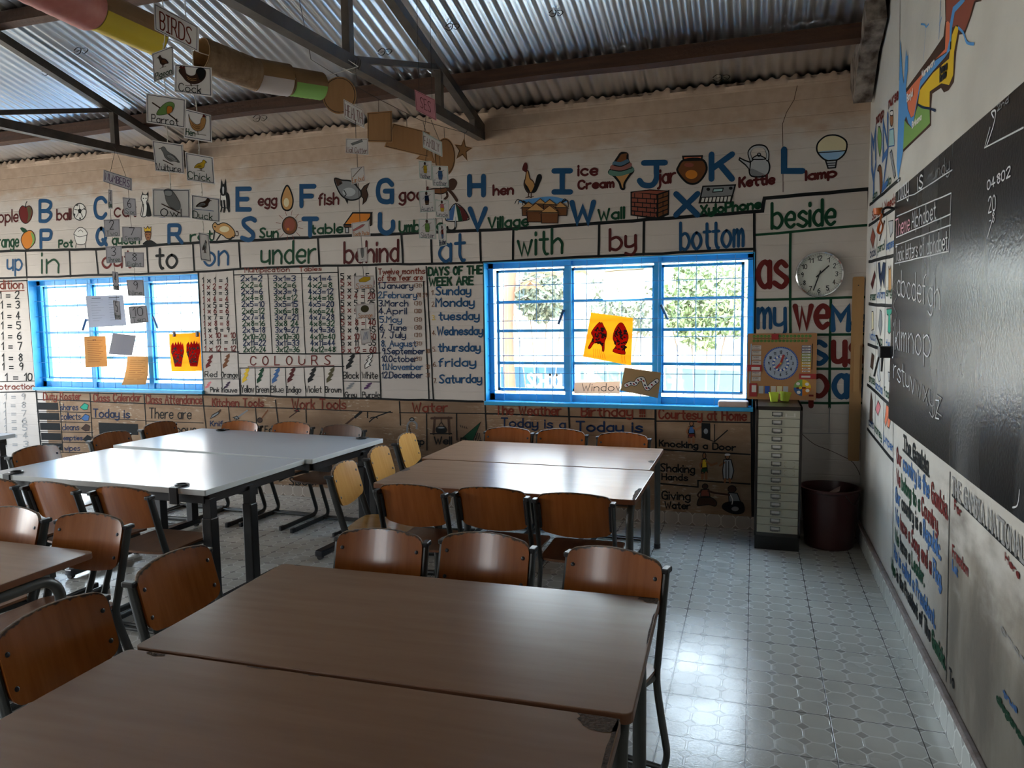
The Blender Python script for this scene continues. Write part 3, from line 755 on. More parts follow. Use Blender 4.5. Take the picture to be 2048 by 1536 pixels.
class Paint:
    """flat paint on one surface; P maps a pixel to (s, h) on that surface, F maps (s, h, lift) back to 3-D"""
    def __init__(s, name, P, F, lift=0.0009):
        s.name, s.P, s.F, s.lift = name, P, F, lift; s.mb = MB(); s.cols = []; s.k = 0
    def col(s, c):
        if c not in s.cols: s.cols.append(c)
        s.mb.cur = s.cols.index(c)
    def poly(s, pts, c, lv=0):
        s.col(c); s.k += 1; L = s.lift + lv * 0.0006 + (s.k % 20) * 2.2e-5
        s.mb.add([s.F(p[0], p[1], L) for p in pts], [tuple(range(len(pts)))])
    def stroke(s, pts, w, c, lv=2, closed=False):
        P = [Vector((p[0], p[1])) for p in pts]
        Q = [P[0]]
        for p in P[1:]:
            if (p - Q[-1]).length > w * 0.08: Q.append(p)
        P = Q
        if len(P) == 1: P.append(P[0] + Vector((w * 0.1, 0)))
        s.col(c); s.k += 1; L = s.lift + lv * 0.0006 + (s.k % 20) * 2.2e-5; h = w / 2; n = len(P); le, ri = [], []
        for i, p in enumerate(P):
            if closed: a, b = P[i - 1], P[(i + 1) % n]
            else: a, b = P[max(0, i - 1)], P[min(n - 1, i + 1)]
            d1 = (p - a); d2 = (b - p)
            d1 = d1.normalized() if d1.length > 1e-9 else d2.normalized(); d2 = d2.normalized() if d2.length > 1e-9 else d1
            t = (d1 + d2); t = t.normalized() if t.length > 1e-3 else d1
            nn = Vector((-t.y, t.x)); k = 1.0 / max(0.55, nn.dot(Vector((-d1.y, d1.x))))
            le.append(p + nn * h * k); ri.append(p - nn * h * k)
        if closed: le.append(le[0]); ri.append(ri[0])
        vs = []; fs = []
        for a, b in zip(le, ri): vs += [a, b]
        fs = [(2*i, 2*i+1, 2*i+3, 2*i+2) for i in range(len(le) - 1)]
        if not closed:                        # round brush ends
            for e, (q, d) in enumerate(((P[0], P[0] - P[1]), (P[-1], P[-1] - P[-2]))):
                a0 = math.atan2(d.y, d.x); o = len(vs)
                vs += [q + Vector((math.cos(a0 + PI*(j/4 - .5)), math.sin(a0 + PI*(j/4 - .5)))) * h for j in range(5)]
                fs.append(tuple(range(o, o + 5)))
        s.mb.add([s.F(p.x, p.y, L) for p in vs], fs)
    # --- pixel-measured helpers
    def px(s, pts): return [s.P(*p) for p in pts]
    def line(s, pts, w, c, curve=0, lv=1, wob=0.0):
        q = s.px(pts)
        if curve: q = crom(q, curve)
        elif wob:
            out = []
            for a, b in zip(q, q[1:]):
                a, b = Vector(a), Vector(b); m = max(2, int((b - a).length / 0.12))
                nn = Vector((-(b - a).y, (b - a).x)).normalized()
                out += [a + (b - a) * (i / m) + nn * random.uniform(-wob, wob) for i in range(m)]
            q = out + [Vector(q[-1])]
        s.stroke(q, w, c, lv)
    def area(s, pts, c, lv=0, out=None, ow=0.008, curve=0):
        q = s.px(pts)
        if curve: q = crom(q, curve, True)
        s.poly(q, c, lv)
        if out: s.stroke(q, ow, out, lv + 1, closed=True)
    def text(s, segs, xl, yb, xr, yt, c='black', w=0.012, yb2=None, cap=1.0, sm=3, lv=2):
        """baseline from (xl,yb) to (xr,yb2); yt is the pixel height of the tallest stroke at xl; cap=0.6 when only x-height letters"""
        if isinstance(segs, str): segs = [(segs, c)]
        O = Vector(s.P(xl, yb)); E = Vector(s.P(xr, yb if yb2 is None else yb2)); T = Vector(s.P(xl, yt)) - O
        gap = 0.20; tot = 0
        for st, _ in segs:
            for ch in st: tot += gw(ch) + gap
        tot -= gap; x = 0.0; U = (E - O) / tot; Vv = T / cap
        for st, cc in segs:
            for ch in st:
                if ch != ' ':
                    for k, pts in GL[ch]:
                        q = [O + U * (x + p[0]) + Vv * p[1] for p in pts]
                        if k == '~': q = crom(q, sm)
                        s.stroke(q, w, cc, lv)
                x += gw(ch) + gap
    def build(s, name, parent):
        if not s.mb.f: return
        o = s.mb.build(name, [pmat(c) for c in s.cols], parent); s.mb = MB(); s.cols = []; s.k = 0; return o

def Pb(x, y): p = ony(x, y, 0.0); return (p.x, p.z)
def Pr(x, y): p = onx(x, y, 0.0); return (-p.y, p.z)
BW = lambda: Paint('b', Pb, lambda u, v, d: Vector((u, -d, v)))
RW = lambda: Paint('r', Pr, lambda u, v, d: Vector((-d, -u, v)))
def done(p, name, parent=wall_back): o = p.build(name, parent); return o

# ---- alphabet frieze
p = BW(); B_ = 0.040
for ch, x0, yb, x1, yt in [('B',80,442,101,402),('C',190,436,212,396),('D',318,431,345,389),('E',475,419,500,378),('F',603,412,629,373),('G',756,404,784,361),('H',939,390,967,353),('I',1108,384,1141,342),('J',1279,370,1330,326),('K',1423,358,1464,309),('L',1568,342,1605,299),
                           ('P',82,495,102,461),('Q',194,489,213,457),('R',338,485,364,451),('S',484,480,510,437),('T',607,471,634,438),('U',760,466,786,429),('V',940,456,971,418),('W',1144,444,1187,405),('X',1352,430,1395,388)]:
    p.text(ch, x0, yb, x1, yt, 'blue', B_ if x0 > 460 else 0.036, sm=5)
for s_, x0, yb, x1, yt, yb2, cap in [('apple',-14,445,36,425,443,.85),('ball',114,440,142,419,439,1),('cat',229,434,272,408,432,.9),('egg',517,411,553,398,410,.6),('fish',638,410,677,388,408,1),('goat',799,402,860,382,399,.75),('hen',987,390,1026,371,388,1),('ice',1157,351,1194,331,350,.95),('Cream',1157,378,1227,362,374,1),('jar',1316,368,1350,346,364,.75),('Kettle',1479,374,1548,356,367,1),('lamp',1612,360,1672,343,353,1)]:
    p.text(s_, x0, yb, x1, yt, 'maroon', 0.017, yb2, cap)
for s_, x0, yb, x1, yt, yb2, cap in [('orange',-14,495,37,480,493,.62),('Pot',118,495,145,481,493,1),('queen',225,489,279,477,487,.6),('rat',381,482,425,466,480,.8),('Sun',520,475,556,457,474,1),('table',622,468,685,450,465,1),('Umbrella',799,465,884,443,460,1),('Village',977,457,1056,436,451,1),('Wall',1197,441,1248,420,436,1),('XyloPhone',1402,429,1520,412,416,1)]:
    p.text(s_, x0, yb, x1, yt, 'green', 0.017, yb2, cap)
done(p, 'alphabet_lettering')

# ---- pictures of the frieze (x right, y down in pixels, drawn in a unit box)
def pic(name, box, items, parent=wall_back, mk=BW, back=None):
    p = mk(); x0, y0, x1, y1 = box; f = lambda q: [(x0 + (x1 - x0) * a / 100, y0 + (y1 - y0) * b / 100) for a, b in q]
    for n_, it in enumerate(items):
        k, c, pts = it[0], it[1], f(it[2]); lv = n_ * 0.5
        if k == 'f': p.area(pts, c, lv, it[3] if len(it) > 3 else None, it[4] if len(it) > 4 else 0.007, 4)
        elif k == 'p': p.area(pts, c, lv, it[3] if len(it) > 3 else None, it[4] if len(it) > 4 else 0.007)
        elif k == 's': p.line(pts, it[3] if len(it) > 3 else 0.006, c, 4, lv)
        elif k == 'l': p.line(pts, it[3] if len(it) > 3 else 0.006, c, 0, lv)
    return done(p, name, parent)
def ell(cx, cy, rx, ry, n=12): return [(cx + rx*math.cos(2*PI*i/n), cy + ry*math.sin(2*PI*i/n)) for i in range(n)]
pic('apple_picture', (37,403,66,447), [('f','red',[(50,25),(25,20),(4,45),(15,80),(38,98),(62,98),(88,78),(98,45),(78,20)],'black'),('f','olive',[(60,28),(80,25),(92,45),(80,78),(62,92),(68,60)]),('f','red',ell(40,55,14,18)),('s','black',[(50,27),(52,10),(60,0)],.009)])
pic('ball_picture', (146,406,173,441), [('f','white',ell(50,50,48,48),'black',.008),('p','black',[(36,40),(50,30),(66,40),(60,58),(42,58)]),('p','black',[(20,14),(38,6),(36,18)]),('p','black',[(80,20),(95,40),(84,38)]),('p','black',[(6,60),(18,62),(16,80)]),('p','black',[(45,84),(62,84),(55,97)]),('l','black',[(50,30),(46,8)]),('l','black',[(66,40),(86,32)]),('l','black',[(60,58),(74,80)]),('l','black',[(42,58),(28,80)]),('l','black',[(36,40),(14,36)])])
pic('cat_picture', (280,384,304,433), [('f','white',[(20,10),(10,30),(25,45),(15,70),(10,98),(50,98),(60,60),(55,42),(66,28),(68,4),(50,12)],'black',.008),('f','black',[(62,40),(80,55),(92,80),(95,98),(52,98),(60,70)]),('p','black',[(20,14),(18,-4),(32,10)]),('p','black',[(54,10),(70,-4),(68,18)]),('s','black',[(30,50),(28,75),(22,96)],.008),('l','black',[(28,26),(32,26)],.01),('l','black',[(50,26),(54,26)],.01)])
pic('dog_picture', (436,357,461,425), [('f','white',[(30,40),(20,60),(24,80),(50,86),(80,84),(92,66),(80,44)],'black',.008),('f','black',[(60,44),(84,46),(96,66),(92,90),(70,88),(66,64)]),('f','black',[(22,26),(16,40),(30,50),(56,50),(70,38),(66,22),(46,16)]),('p','black',[(20,30),(26,0),(42,20)]),('p','black',[(48,20),(62,0),(70,30)]),('f','lgrey',[(36,26),(50,26),(48,44),(38,44)]),('s','black',[(50,66),(55,85),(50,98)],.02),('s','black',[(78,62),(82,85),(90,97)],.02),('s','black',[(30,66),(32,85),(24,97)],.014)])
pic('egg_picture', (561,371,588,421), [('f','tan',[(50,0),(25,20),(6,58),(18,90),(50,100),(82,90),(94,58),(75,20)],'black',.014),('f','cream',ell(44,68,20,18))])
pic('fish_picture', (668,356,740,410), [('f','grey',[(2,2),(22,8),(48,12),(66,35),(76,55),(70,75),(45,82),(22,66),(8,34)],'black',.012),('p','dbrown',[(74,50),(84,30),(99,18),(90,42),(95,62),(90,84),(80,98),(82,76),(76,68)],'black'),('p','dbrown',[(2,2),(20,8),(24,20),(10,32)]),('f','lgrey',ell(42,52,18,16)),('f','black',ell(18,20,3,4)),('s','black',[(28,46),(34,60),(30,68)],.008),('p','black',[(48,12),(62,14),(68,36)]),('p','black',[(28,70),(40,82),(38,98)])])
pic('goat_picture', (850,356,918,403), [('f','brown',[(2,60),(20,64),(48,68),(64,58),(72,40),(50,44),(20,46)],'black'),('f','dbrown',[(62,45),(70,10),(85,2),(95,20),(88,45),(80,52)]),('s','dbrown',[(70,50),(82,70),(94,96)],.024),('s','dbrown',[(64,62),(66,78),(58,90)],.02),('s','dbrown',[(10,62),(14,80),(8,95)],.02)])
pic('hen_picture', (1040,324,1085,396), [('f','tan',[(30,25),(24,45),(20,65),(34,82),(52,84),(66,70),(60,55),(44,45),(38,28)],'dbrown'),('f','black',[(20,48),(16,65),(30,84),(46,86),(36,70),(24,60)]),('f','black',[(52,84),(64,66),(70,50),(78,36),(92,34),(98,44),(88,60),(74,80),(62,86)]),('f','maroon',[(10,20),(18,4),(28,2),(34,12),(30,28),(18,26)]),('l','dbrown',[(40,84),(36,99)],.008),('l','dbrown',[(50,84),(50,99)],.008),('l','dbrown',[(26,99),(44,96)],.006),('l','dbrown',[(44,99),(60,96)],.006)])
pic('ice_cream_picture', (1218,305,1267,378), [('f','brown',[(10,44),(0,55),(20,64),(42,82),(50,98),(62,99),(64,84),(85,62),(99,50),(88,38),(76,18),(74,4),(50,2),(36,14),(24,26)],'black',.016),('p','tan',[(10,60),(92,58),(64,82),(60,98),(50,98),(44,82)]),('s','seagreen',[(8,55),(45,57),(92,47)],.04),('s','dusk',[(14,41),(50,44),(84,34)],.036),('s','steel',[(22,30),(48,32),(74,24)],.03),('f','brown',[(40,20),(52,6),(76,3),(66,12),(70,20)]),('s','black',[(12,48),(50,51),(94,42)],.007),('s','black',[(20,35),(50,38),(82,28)],.007)])
pic('jar_picture', (1354,312,1414,368), [('f','brown',[(24,14),(4,40),(2,55),(20,82),(40,98),(66,97),(88,74),(99,42),(82,12)],'black',.014),('p','coral',[(20,2),(84,0),(82,14),(22,16)],'black',.012),('f','orange',ell(48,66,20,16)),('f','brick',ell(40,32,16,8))])
pic('kettle_picture', (1477,292,1540,355), [('f','lgrey',[(40,48),(34,72),(42,96),(86,94),(99,70),(92,45),(70,36)],'black',.010),('f','grey',[(40,72),(44,94),(84,92),(70,84)]),('p','lgrey',[(36,76),(22,60),(2,44),(4,38),(20,46),(38,52)],'black',.009),('s','black',[(40,46),(34,20),(50,2),(80,2),(92,20),(92,44)],.022),('s','lgrey',[(40,44),(35,20),(51,4),(79,4),(91,20),(91,42)],.012),('f','lgrey',[(44,42),(60,30),(76,34),(84,42)],'black',.008),('f','lgrey',ell(65,28,5,5),'black',.007),('s','black',[(44,96),(64,99),(86,96)],.008)])
pic('bulb_picture', (1633,270,1694,338), [('f','cream',[(14,14),(2,30),(4,52),(30,74),(66,74),(94,52),(98,20),(70,2),(36,2)],'black',.010),('f','lblue',[(4,50),(96,46),(80,62),(64,72),(32,74)]),('p','lgrey',[(30,76),(66,74),(62,96),(38,98)],'black',.009),('s','black',[(4,52),(50,50),(96,46)],.006),('l','black',[(32,84),(64,82)],.006),('l','black',[(34,90),(64,89)],.006)])
pic('orange_picture', (40,456,71,498), [('f','orange',[(50,14),(20,30),(8,60),(30,96),(60,98),(94,70),(96,38),(76,14)],'dbrown',.010),('f','lgreen',[(70,20),(94,38),(92,70),(70,88),(82,60)]),('f','orange',ell(55,62,22,22)),('f','green',[(2,2),(20,-2),(48,14),(24,22)])])
pic('pot_picture', (147,455,176,496), [('f','white',[(4,30),(30,4),(66,2),(96,26),(92,40),(86,70),(70,82),(30,82),(14,66),(8,42)],'black',.006),('s','black',[(4,32),(40,46),(94,36)],.005),('s','black',[(34,20),(50,12),(66,22)],.005),('l','black',[(20,80),(14,98)],.006),('l','black',[(80,78),(84,98)],.006)])
pic('queen_picture', (284,452,314,490), [('f','black',[(8,98),(20,82),(40,74),(66,76),(90,88),(99,99)]),('f','skin',[(24,30),(22,52),(34,74),(52,74),(60,50),(58,30)],'dbrown',.006),('p','yellow',[(18,30),(14,6),(28,16),(38,0),(48,14),(62,4),(60,30)],'dbrown',.006),('p','dbrown',[(20,28),(60,28),(58,36),(22,36)]),('l','black',[(30,46),(36,46)],.006),('l','black',[(48,46),(54,46)],.006),('l','maroon',[(36,62),(48,62)],.007)])
pic('rat_picture', (423,444,477,482), [('f','tan',[(4,18),(14,2),(24,14),(44,4),(66,16),(84,45),(86,78),(60,88),(42,70),(24,58),(10,46)],'black',.008),('f','cream',ell(48,38,18,16)),('l','black',[(12,46),(8,90)],.016),('l','black',[(34,66),(20,96)],.014),('l','black',[(80,80),(64,97)],.016),('s','dbrown',[(84,70),(99,72),(98,52),(92,50)],.008),('l','black',[(12,24),(16,26)],.01)])
pic('sun_picture', (553,421,606,476), [('f','brown',ell(50,55,28,32),'black',.008),('f','brick',ell(50,52,20,24)),('f','orange',ell(44,68,5,5))] + [('l','rust',[(50 + 34*math.cos(a), 55 + 38*math.sin(a)), (50 + 52*math.cos(a), 55 + 56*math.sin(a))],.004) for a in [k*PI/6 + .2 for k in range(12)]])
pic('table_picture', (687,424,745,467), [('p','orange',[(2,60),(32,4),(98,4),(92,26),(70,62)],'black',.012),('p','brown',[(2,58),(70,58),(70,72),(2,70)],'black',.008),('p','lgrey',[(6,72),(18,72),(18,97),(8,97)],'black',.008),('p','dbrown',[(94,10),(98,6),(98,60),(90,66)],'black',.008)])
pic('umbrella_picture', (890,406,938,462), [('f','white',[(4,62),(14,34),(44,2),(80,24),(98,52),(96,60),(52,66)],'black',.008),('p','mid',[(4,62),(16,30),(44,2),(34,62)]),('p','green',[(44,2),(62,22),(74,62),(56,66)]),('p','maroon',[(44,2),(76,20),(98,52),(90,62),(74,62),(64,26)]),('s','black',[(44,66),(44,86),(34,98),(14,96),(10,86)],.018),('s','lgrey',[(44,50),(44,86)],.006)])
pic('village_picture', (1032,392,1138,450), [('f','sky',[(6,18),(40,6),(70,2),(98,16),(80,26),(20,26)])] + [('s','black',[(20 + q, 30), (4 + q*2, 12 + abs(q)), (-2 + q*3, 26 + abs(q))],.006) for q in (0, 2, 5)] + [('s','black',[(84, 26), (92 + q, 10 + q), (99, 22 + q*3)],.006) for q in (0, 3, 5)] +
    [it for (cx, cy, s) in ((24,40,14),(46,28,13),(64,30,13),(84,40,14),(66,50,14),(38,52,19),(64,58,18)) for it in (('p','brown',[(cx-s*.9,cy),(cx+s*.9,cy),(cx+s*.85,cy+s*2),(cx-s*.85,cy+s*2)],'black',.006),('p','tan',[(cx-s*1.1,cy+3),(cx,cy-s*1.4),(cx+s*1.1,cy+3)],'dbrown',.006))])
_rows = [('l','black',[(4,12+15*k),(70,16+16*k),(98,4+15*k)],.007) for k in range(1, 6)]
_rows += [('l','black',[(4+a,12+15*k+a*.05),(4+a,27+15*k+a*.05)],.006) for k in range(0, 6) for a in ((16,38,58) if k % 2 else (8,28,48,64))] + [('l','black',[(84,10+15*k),(84,25+15*k)],.006) for k in range(0, 5, 2)]
pic('brick_wall_picture', (1260,380,1339,438), [('p','brick',[(3,8),(40,2),(70,16),(70,99),(3,86)],'black',.010),('p','brown',[(70,16),(98,3),(97,84),(70,99)],'black',.010),('p','brick',[(3,8),(50,0),(98,3),(70,16)],'black',.008)] + _rows)
pic('xylophone_picture', (1397,370,1472,406), [('p','grey',[(12,8),(98,0),(86,96),(2,99)],'black',.010),('p','white',[(6,70),(92,60),(86,94),(3,97)],'black',.006),('f','black',ell(26,24,5,9)),('f','black',ell(86,18,5,9)),('p','cyan',[(40,22),(66,18),(64,36),(38,40)],'black',.006)] + [('l','black',[(8+10*k,72-1.1*k),(5+10*k,96)],.008) for k in range(9)])

# ---- strip of little words
p = BW(); K = 'black'
p.line([(-20,503),(51,501),(192,498),(385,486),(512,480),(722,470),(804,467),(1024,458),(1196,447),(1524,422),(1529,397),(1739,378)], 0.024, K, wob=.003)
p.line([(-20,557),(57,555),(390,544),(512,536),(682,531),(966,525),(1024,521),(1509,498)], 0.019, K, wob=.003)
p.line([(-20,564),(55,561)], 0.012, K)
for xa, ya, xb, yb in [(51,501,54,556),(139,499,141,553),(192,498,197,550),(294,493,297,546),(386,486,389,543),(478,481,481,538),(636,474,639,531),(803,467,806,527),(862,464,864,526),(960,460,962,525),(1027,457,1026,521),(1198,447,1197,513),(1288,441,1287,509),(1509,424,1510,800)]:
    p.line([(xa,ya),(xb,yb)], 0.018, K, wob=.002)
for s_, x0, yb, x1, yt, yb2, c, cap in [('up',15,541,44,520,540,'blue',.6),('in',84,546,117,520,545,'green',.6),('out',205,536,262,505,534,'red',.9),('to',313,537,354,499,535,'black',.9),('on',408,532,456,505,529,'blue',.6),('under',523,528,631,485,525,'green',1),('behind',689,526,796,485,522,'maroon',1),('at',879,524,929,473,520,'blue',.9),('with',1036,511,1124,463,506,'green',1),('by',1220,501,1271,459,496,'maroon',1),('bottom',1361,500,1486,446,492,'blue',1),('beside',1544,457,1669,407,449,'green',1)]:
    p.text(s_, x0, yb, x1, yt, c, 0.021 if s_ not in ('to', 'at') else .025, yb2, cap, sm=5)
done(p, 'preposition_lettering')

# ---- words beside the window
p = BW(); G = 'green'
for pts in [[(1510,470),(1738,450)],[(1510,600),(1738,594)],[(1578,670),(1738,668)],[(1580,738),(1738,738)],[(1580,806),(1738,806)],[(1581,464),(1580,805)],[(1661,597),(1659,815)],[(1510,500),(1506,1040)]]: p.line(pts, 0.017, G if pts[0] != (1510,500) else 'black', wob=.002)
p.line([(1739,378),(1737,560),(1734,800),(1729,1085)], 0.022, 'black', wob=.003)
p.line([(1659,815),(1658,865)], .006, 'grey'); p.line([(1605,866),(1730,868)], .004, 'grey'); p.line([(1604,868),(1628,888),(1658,900),(1684,912),(1706,925),(1722,955),(1728,990)], .004, 'dbrown', 3)
p.line([(1596,165),(1588,200),(1573,225),(1565,248),(1566,300),(1566,384)], .004, 'dbrown')
for s_, x0, yb, x1, yt, c, cap in [('as',1516,574,1572,524,'red',.6),('my',1516,656,1570,617,'blue',.6),('we',1590,655,1655,612,'red',.6),('Me',1666,660,1733,615,'blue',1),('us',1667,730,1722,684,'red',.6),('p',1622,792,1654,752,'red',.6),('s',1620,727,1650,684,'blue',.6),('an',1668,794,1728,751,'blue',.6)]:
    p.text(s_, x0, yb, x1, yt, c, 0.034 if s_ != 'my' else 0.023, None, cap, sm=5)
done(p, 'small_words_lettering')

# ---- multiplication tables, colours
p = BW(); W_ = 0.0085
YA = [560,573,585,598,610,621.5,634,646.5,659,670.5,683,697]; YC = [556.5,570,582.5,595,608,621.5,634,646.5,659.5,673,685.5,698.5]; YE = [552.5,565.5,579,591.5,606,619,633,645,659,673,685.5,699.5]
for i in range(12):
    n = i + 1; d = i * 0.42
    c1 = 'black' if i % 2 == 0 else 'red'
    p.text('1 x %d = %d' % (n, n), 405 + d, YA[i] + 5, (455 if n < 10 else 467) + d, YA[i] - 5, c1, W_, sm=2)
    c2 = ('navy', 'green')[(i // 1) % 2]
    for tb, xa, xb, xc in ((2, 482, 524, 531), (3, 547, 591, 599), (4, 616, 663, 669)):
        r_ = tb * n; eq = '=' if not (tb == 3 and n == 8) else ' '
        p.text('%dx%d%s%d' % (tb, n, eq, r_), xa + d * (1.15 + (tb - 2) * .1), YC[i] + 5.4, (xb if r_ < 10 else xb + 2) + d * 1.2, YC[i] - 5, c2, W_, sm=2)
    p.text('5 x %d = %d' % (n, 5 * n), 682 + d * .3, YE[i] + 5.5, (738 if n < 2 else 748) + d * .8, YE[i] - 5.5, c1, W_, sm=2)
p.text('Multiplication', 490, 545, 579, 536, 'rust', .007, 543, sm=2); p.text('Tables', 599, 543, 643, 535, 'rust', .007, 541, sm=2)
for pts, w in [([(397,543),(407,790)],.013),([(467,542),(480,790)],.009),([(536,549),(545,707)],.008),([(603,548),(611,708)],.008),([(676,534),(688,797)],.011),([(752,535),(762,798)],.012),([(467,550),(676,545)],.008),([(403,704),(478,704)],.009),([(478,707),(688,708),(760,706)],.011),
               ([(480,736),(688,733)],.009),([(441,704),(445,785)],.006),([(404,758),(480,758)],.006),([(480,736),(482,790)],.008),([(510,735),(512,791)],.006),([(540,735),(541,792)],.006),([(571,735),(573,793)],.006),([(608,734),(612,794)],.006),([(648,734),(650,795)],.006),([(720,706),(722,796)],.006),([(688,762),(761,764)],.006)]: p.line(pts, w, K, wob=.0015)
p.text('C O L O U R S', 501, 730, 661, 713, 'red', .010, 729); p.line([(496,733),(668,731)], .006, 'red')
for s_, x0, yb, x1, yt in [('Red',410,754,434,743),('Orange',443,755,475,744),('Yellow',483,785,508,771),('Green',512,785,538,772),('Blue',542,785,567,772),('Indigo',573,785,602,773),('Violet',611,785,643,772),('Brown',651,785,682,773),('Pink',421,784,438,775),('Mauve',443,785,474,775),('Black',687,757,717,744),('White',724,757,755,744),('Grey',690,795,713,784),('Purple',725,795,759,784)]:
    p.text(s_, x0, yb, x1, yt, K, .007, sm=2)
for c, cx, cy, w, h in [('red',418,723,16,28),('brown',452,722,16,30),('yellow',491,750,16,32),('green',520,751,16,32),('mid',551,751,18,32),('maroon',582,750,18,32),('black',623,750,19,32),('olive',660,750,18,32),('pink',416,770,14,14),('mauve',454,770,14,14),('black',700,723,20,32),('white',737,722,18,30),('grey',700,772,18,14),('violet',735,772,18,14)]:
    z = [(.1,.75),(.45,.5),(.25,.45),(.6,.25),(.4,.2),(.95,-.02),(.98,.2),(.72,.42),(.9,.48),(.55,.72),(.75,.78),(.12,1.0)]
    p.area([(cx - w/2 + w*a, cy - h/2 + h*b) for a, b in z], c, 0, 'black' if c == 'white' else None, .006)
p.line([(398,789),(440,790),(760,798),(966,803)], 0.017, K, wob=.003)
done(p, 'times_table_lettering')

# ---- months and days
p = BW()
p.text('Twelve months', 757, 549, 850, 538, 'rust', .008, 547, sm=2); p.text('of the Year are', 757, 562, 845, 551, 'rust', .008, 560, sm=2); p.line([(756,565),(850,563)], .006, 'rust')
mons = [('1.January',757,826,571),('2.February',757,833,590),('3.March',758,816,606.5),('4.April',758,813,622),('5.May',760,803,639),('6. June',760,812,655),('7. July',761,811,670),('8. August',762,832,687),('9.September',764,849,702),('10.October',764,834,717.5),('11.November',765,845,733.5),('12.December',764,845,750)]
for i, (s_, x0, x1, yc) in enumerate(mons):
    p.text(s_, x0, yc + 6, x1, yc - 6, 'navy' if i % 3 != 1 else 'blue', .0085, sm=2)
    if i not in (1, 8, 10, 11): p.text('(%d)' % (30 if i in (3, 5) else 31), 829, yc + 4, 843, yc - 4, 'brown', .0045, sm=2)
    if i in (8, 10, 11): p.text('30' if i != 11 else '31', 852, yc + 4, 859, yc - 4, 'brown', .0045, sm=2)
p.text('28 29', 834, 594, 854, 586, 'brown', .0045, sm=2)
p.text('DAYS OF THE', 857, 551, 964, 536, 'green', .016, 547, sm=3); p.text('WEEK ARE', 859, 571, 946, 556, 'green', .016, 569, sm=3)
for i, (s_, x0, x1, yb) in enumerate([('Sunday',872,941,590),('Monday',872,948,613),('tuesday',878,958,640),('Wednesday',875,965,670),('thursday',877,960,703),('friday',878,951,733),('Saturday',879,963,766)]):
    p.text('%d.' % (i + 1), 863 + i*.7, yb, 869 + i*.7, yb - 9, 'yellow' if i == 2 else 'brown', .005, sm=2)
    p.text(s_, x0, yb, x1, yb - 16, 'blue', .0125, yb - 1, sm=3)
for pts in [[(853,533),(867,800)],[(847,563),(858,797)],[(967,525),(971,806)]]: p.line(pts, .012, K, wob=.002)
done(p, 'calendar_lettering')

# ---- sums beside the far window
p = BW()
p.text('Addition', -22, 578, 46, 561, 'rust', .014, 577); p.line([(-10,583),(49,581)], .010, 'rust')
for i in range(9):
    yc = [590,609.5,631,651,671.5,692,715,733,754][i]; p.text('%d + 1 = %d' % (i + 1, i + 2), -30, yc + 7, (38 if i < 8 else 55) + i * 1.1, yc - 7, K, .012, sm=3)
p.text('Subtraction', -20, 779, 69, 768, 'rust', .010, 778); p.line([(-20,785),(73,783)], .012, K); p.line([(-20,764),(70,762)], .008, K)
for i in range(7):
    yc = [793,810,826.5,841.5,855.5,870.5,888][i]; p.text('%d - 1 = %d' % (10 - i, 9 - i), -30, yc + 5.5, 50 + i * 1.1, yc - 5.5, 'fade', .010, sm=2)
p.line([(54,560),(72,783),(82,900)], .012, K)
done(p, 'sums_lettering')

# ---- dado panels
p = BW()
for pts, w in [([(74,799),(180,802)],.010),([(180,803),(288,807),(405,812)],.010),([(405,812),(556,816),(610,818)],.010),([(612,818),(785,825)],.008),([(799,825),(970,827)],.008),([(970,827),(1138,833),(1310,838)],.012),([(1310,842),(1503,845)],.010),([(73,784),(405,790)],.010),([(970,806),(1310,812),(1503,816)],.010)]: p.line(pts, w, K, wob=.0015)
for pts in [[(73,784),(84,910)],[(180,786),(186,905)],[(288,788),(294,880)],[(405,790),(414,870)],[(551,800),(557,850)],[(799,803),(801,850)],[(970,806),(973,870)],[(1137,812),(1139,855)],[(1311,815),(1313,1030)],[(1503,815),(1505,1036)],[(457,815),(461,850)],[(511,816),(513,850)],[(612,819),(613,845)],[(735,823),(735,835)],[(853,828),(854,900)],[(913,828),(914,880)],[(120,803),(126,905)]]: p.line(pts, .010 if pts[0][0] < 1000 else .014, K, wob=.0015)
for s_, x0, yb, x1, yt, yb2 in [('Duty Roster',87,800,162,786,799),('Class Calendar',187,803,282,788,802),('Class Attendance',292,807,404,790,808),('Kitchen Tools',425,812,527,797,813),('Work Tools',584,817,691,798,818),('Water',825,824,895,806,823),('The Weather',992,829,1122,810,830),('Birthday !!!',1163,832,1289,813,833),('Courtesy at Home',1318,837,1492,818,841)]:
    p.text(s_, x0, yb, x1, yt, 'rust', .012, yb2)
for i in range(5):
    y = 805 + 20.2 * i; x = 76 + 2.0 * i
    p.area([(x, y), (x + 40, y + .8), (x + 41, y + 15), (x + 1, y + 14.4)], 'black', 0)
    p.line([(x - 2, y + 17.5), (x + 106, y + 20)], .007, K)
for s_, x0, yb, x1, yt in [('shares',121,820,156,808),('collects',122,839,161,826),('cleans',125,860,158,848),('empties',127,880,165,871),('wipes',129,901,160,891)]: p.text(s_, x0, yb, x1, yt, 'navy', .008, sm=2)
for c, x, y in [('teal',168,812),('mid',170,834),('dbrown',171,854),('black',174,876)]: p.area([(x - 8, y + 3), (x + 1, y - 6), (x + 9, y - 2), (x + 7, y + 7), (x, y + 8)], c, 0, 'black', .005)
p.text('Today is', 187, 834, 259, 818, 'navy', .012, 836); p.area([(197,845),(276,848),(277,870),(199,868)], 'black', 0); p.line([(183,836),(290,841)], .006, K)
p.text('There are', 299, 836, 382, 816, 'black', .010, 838); p.line([(291,842),(407,846)], .007, K); p.text('boys', 352, 866, 392, 850, 'black', .011)
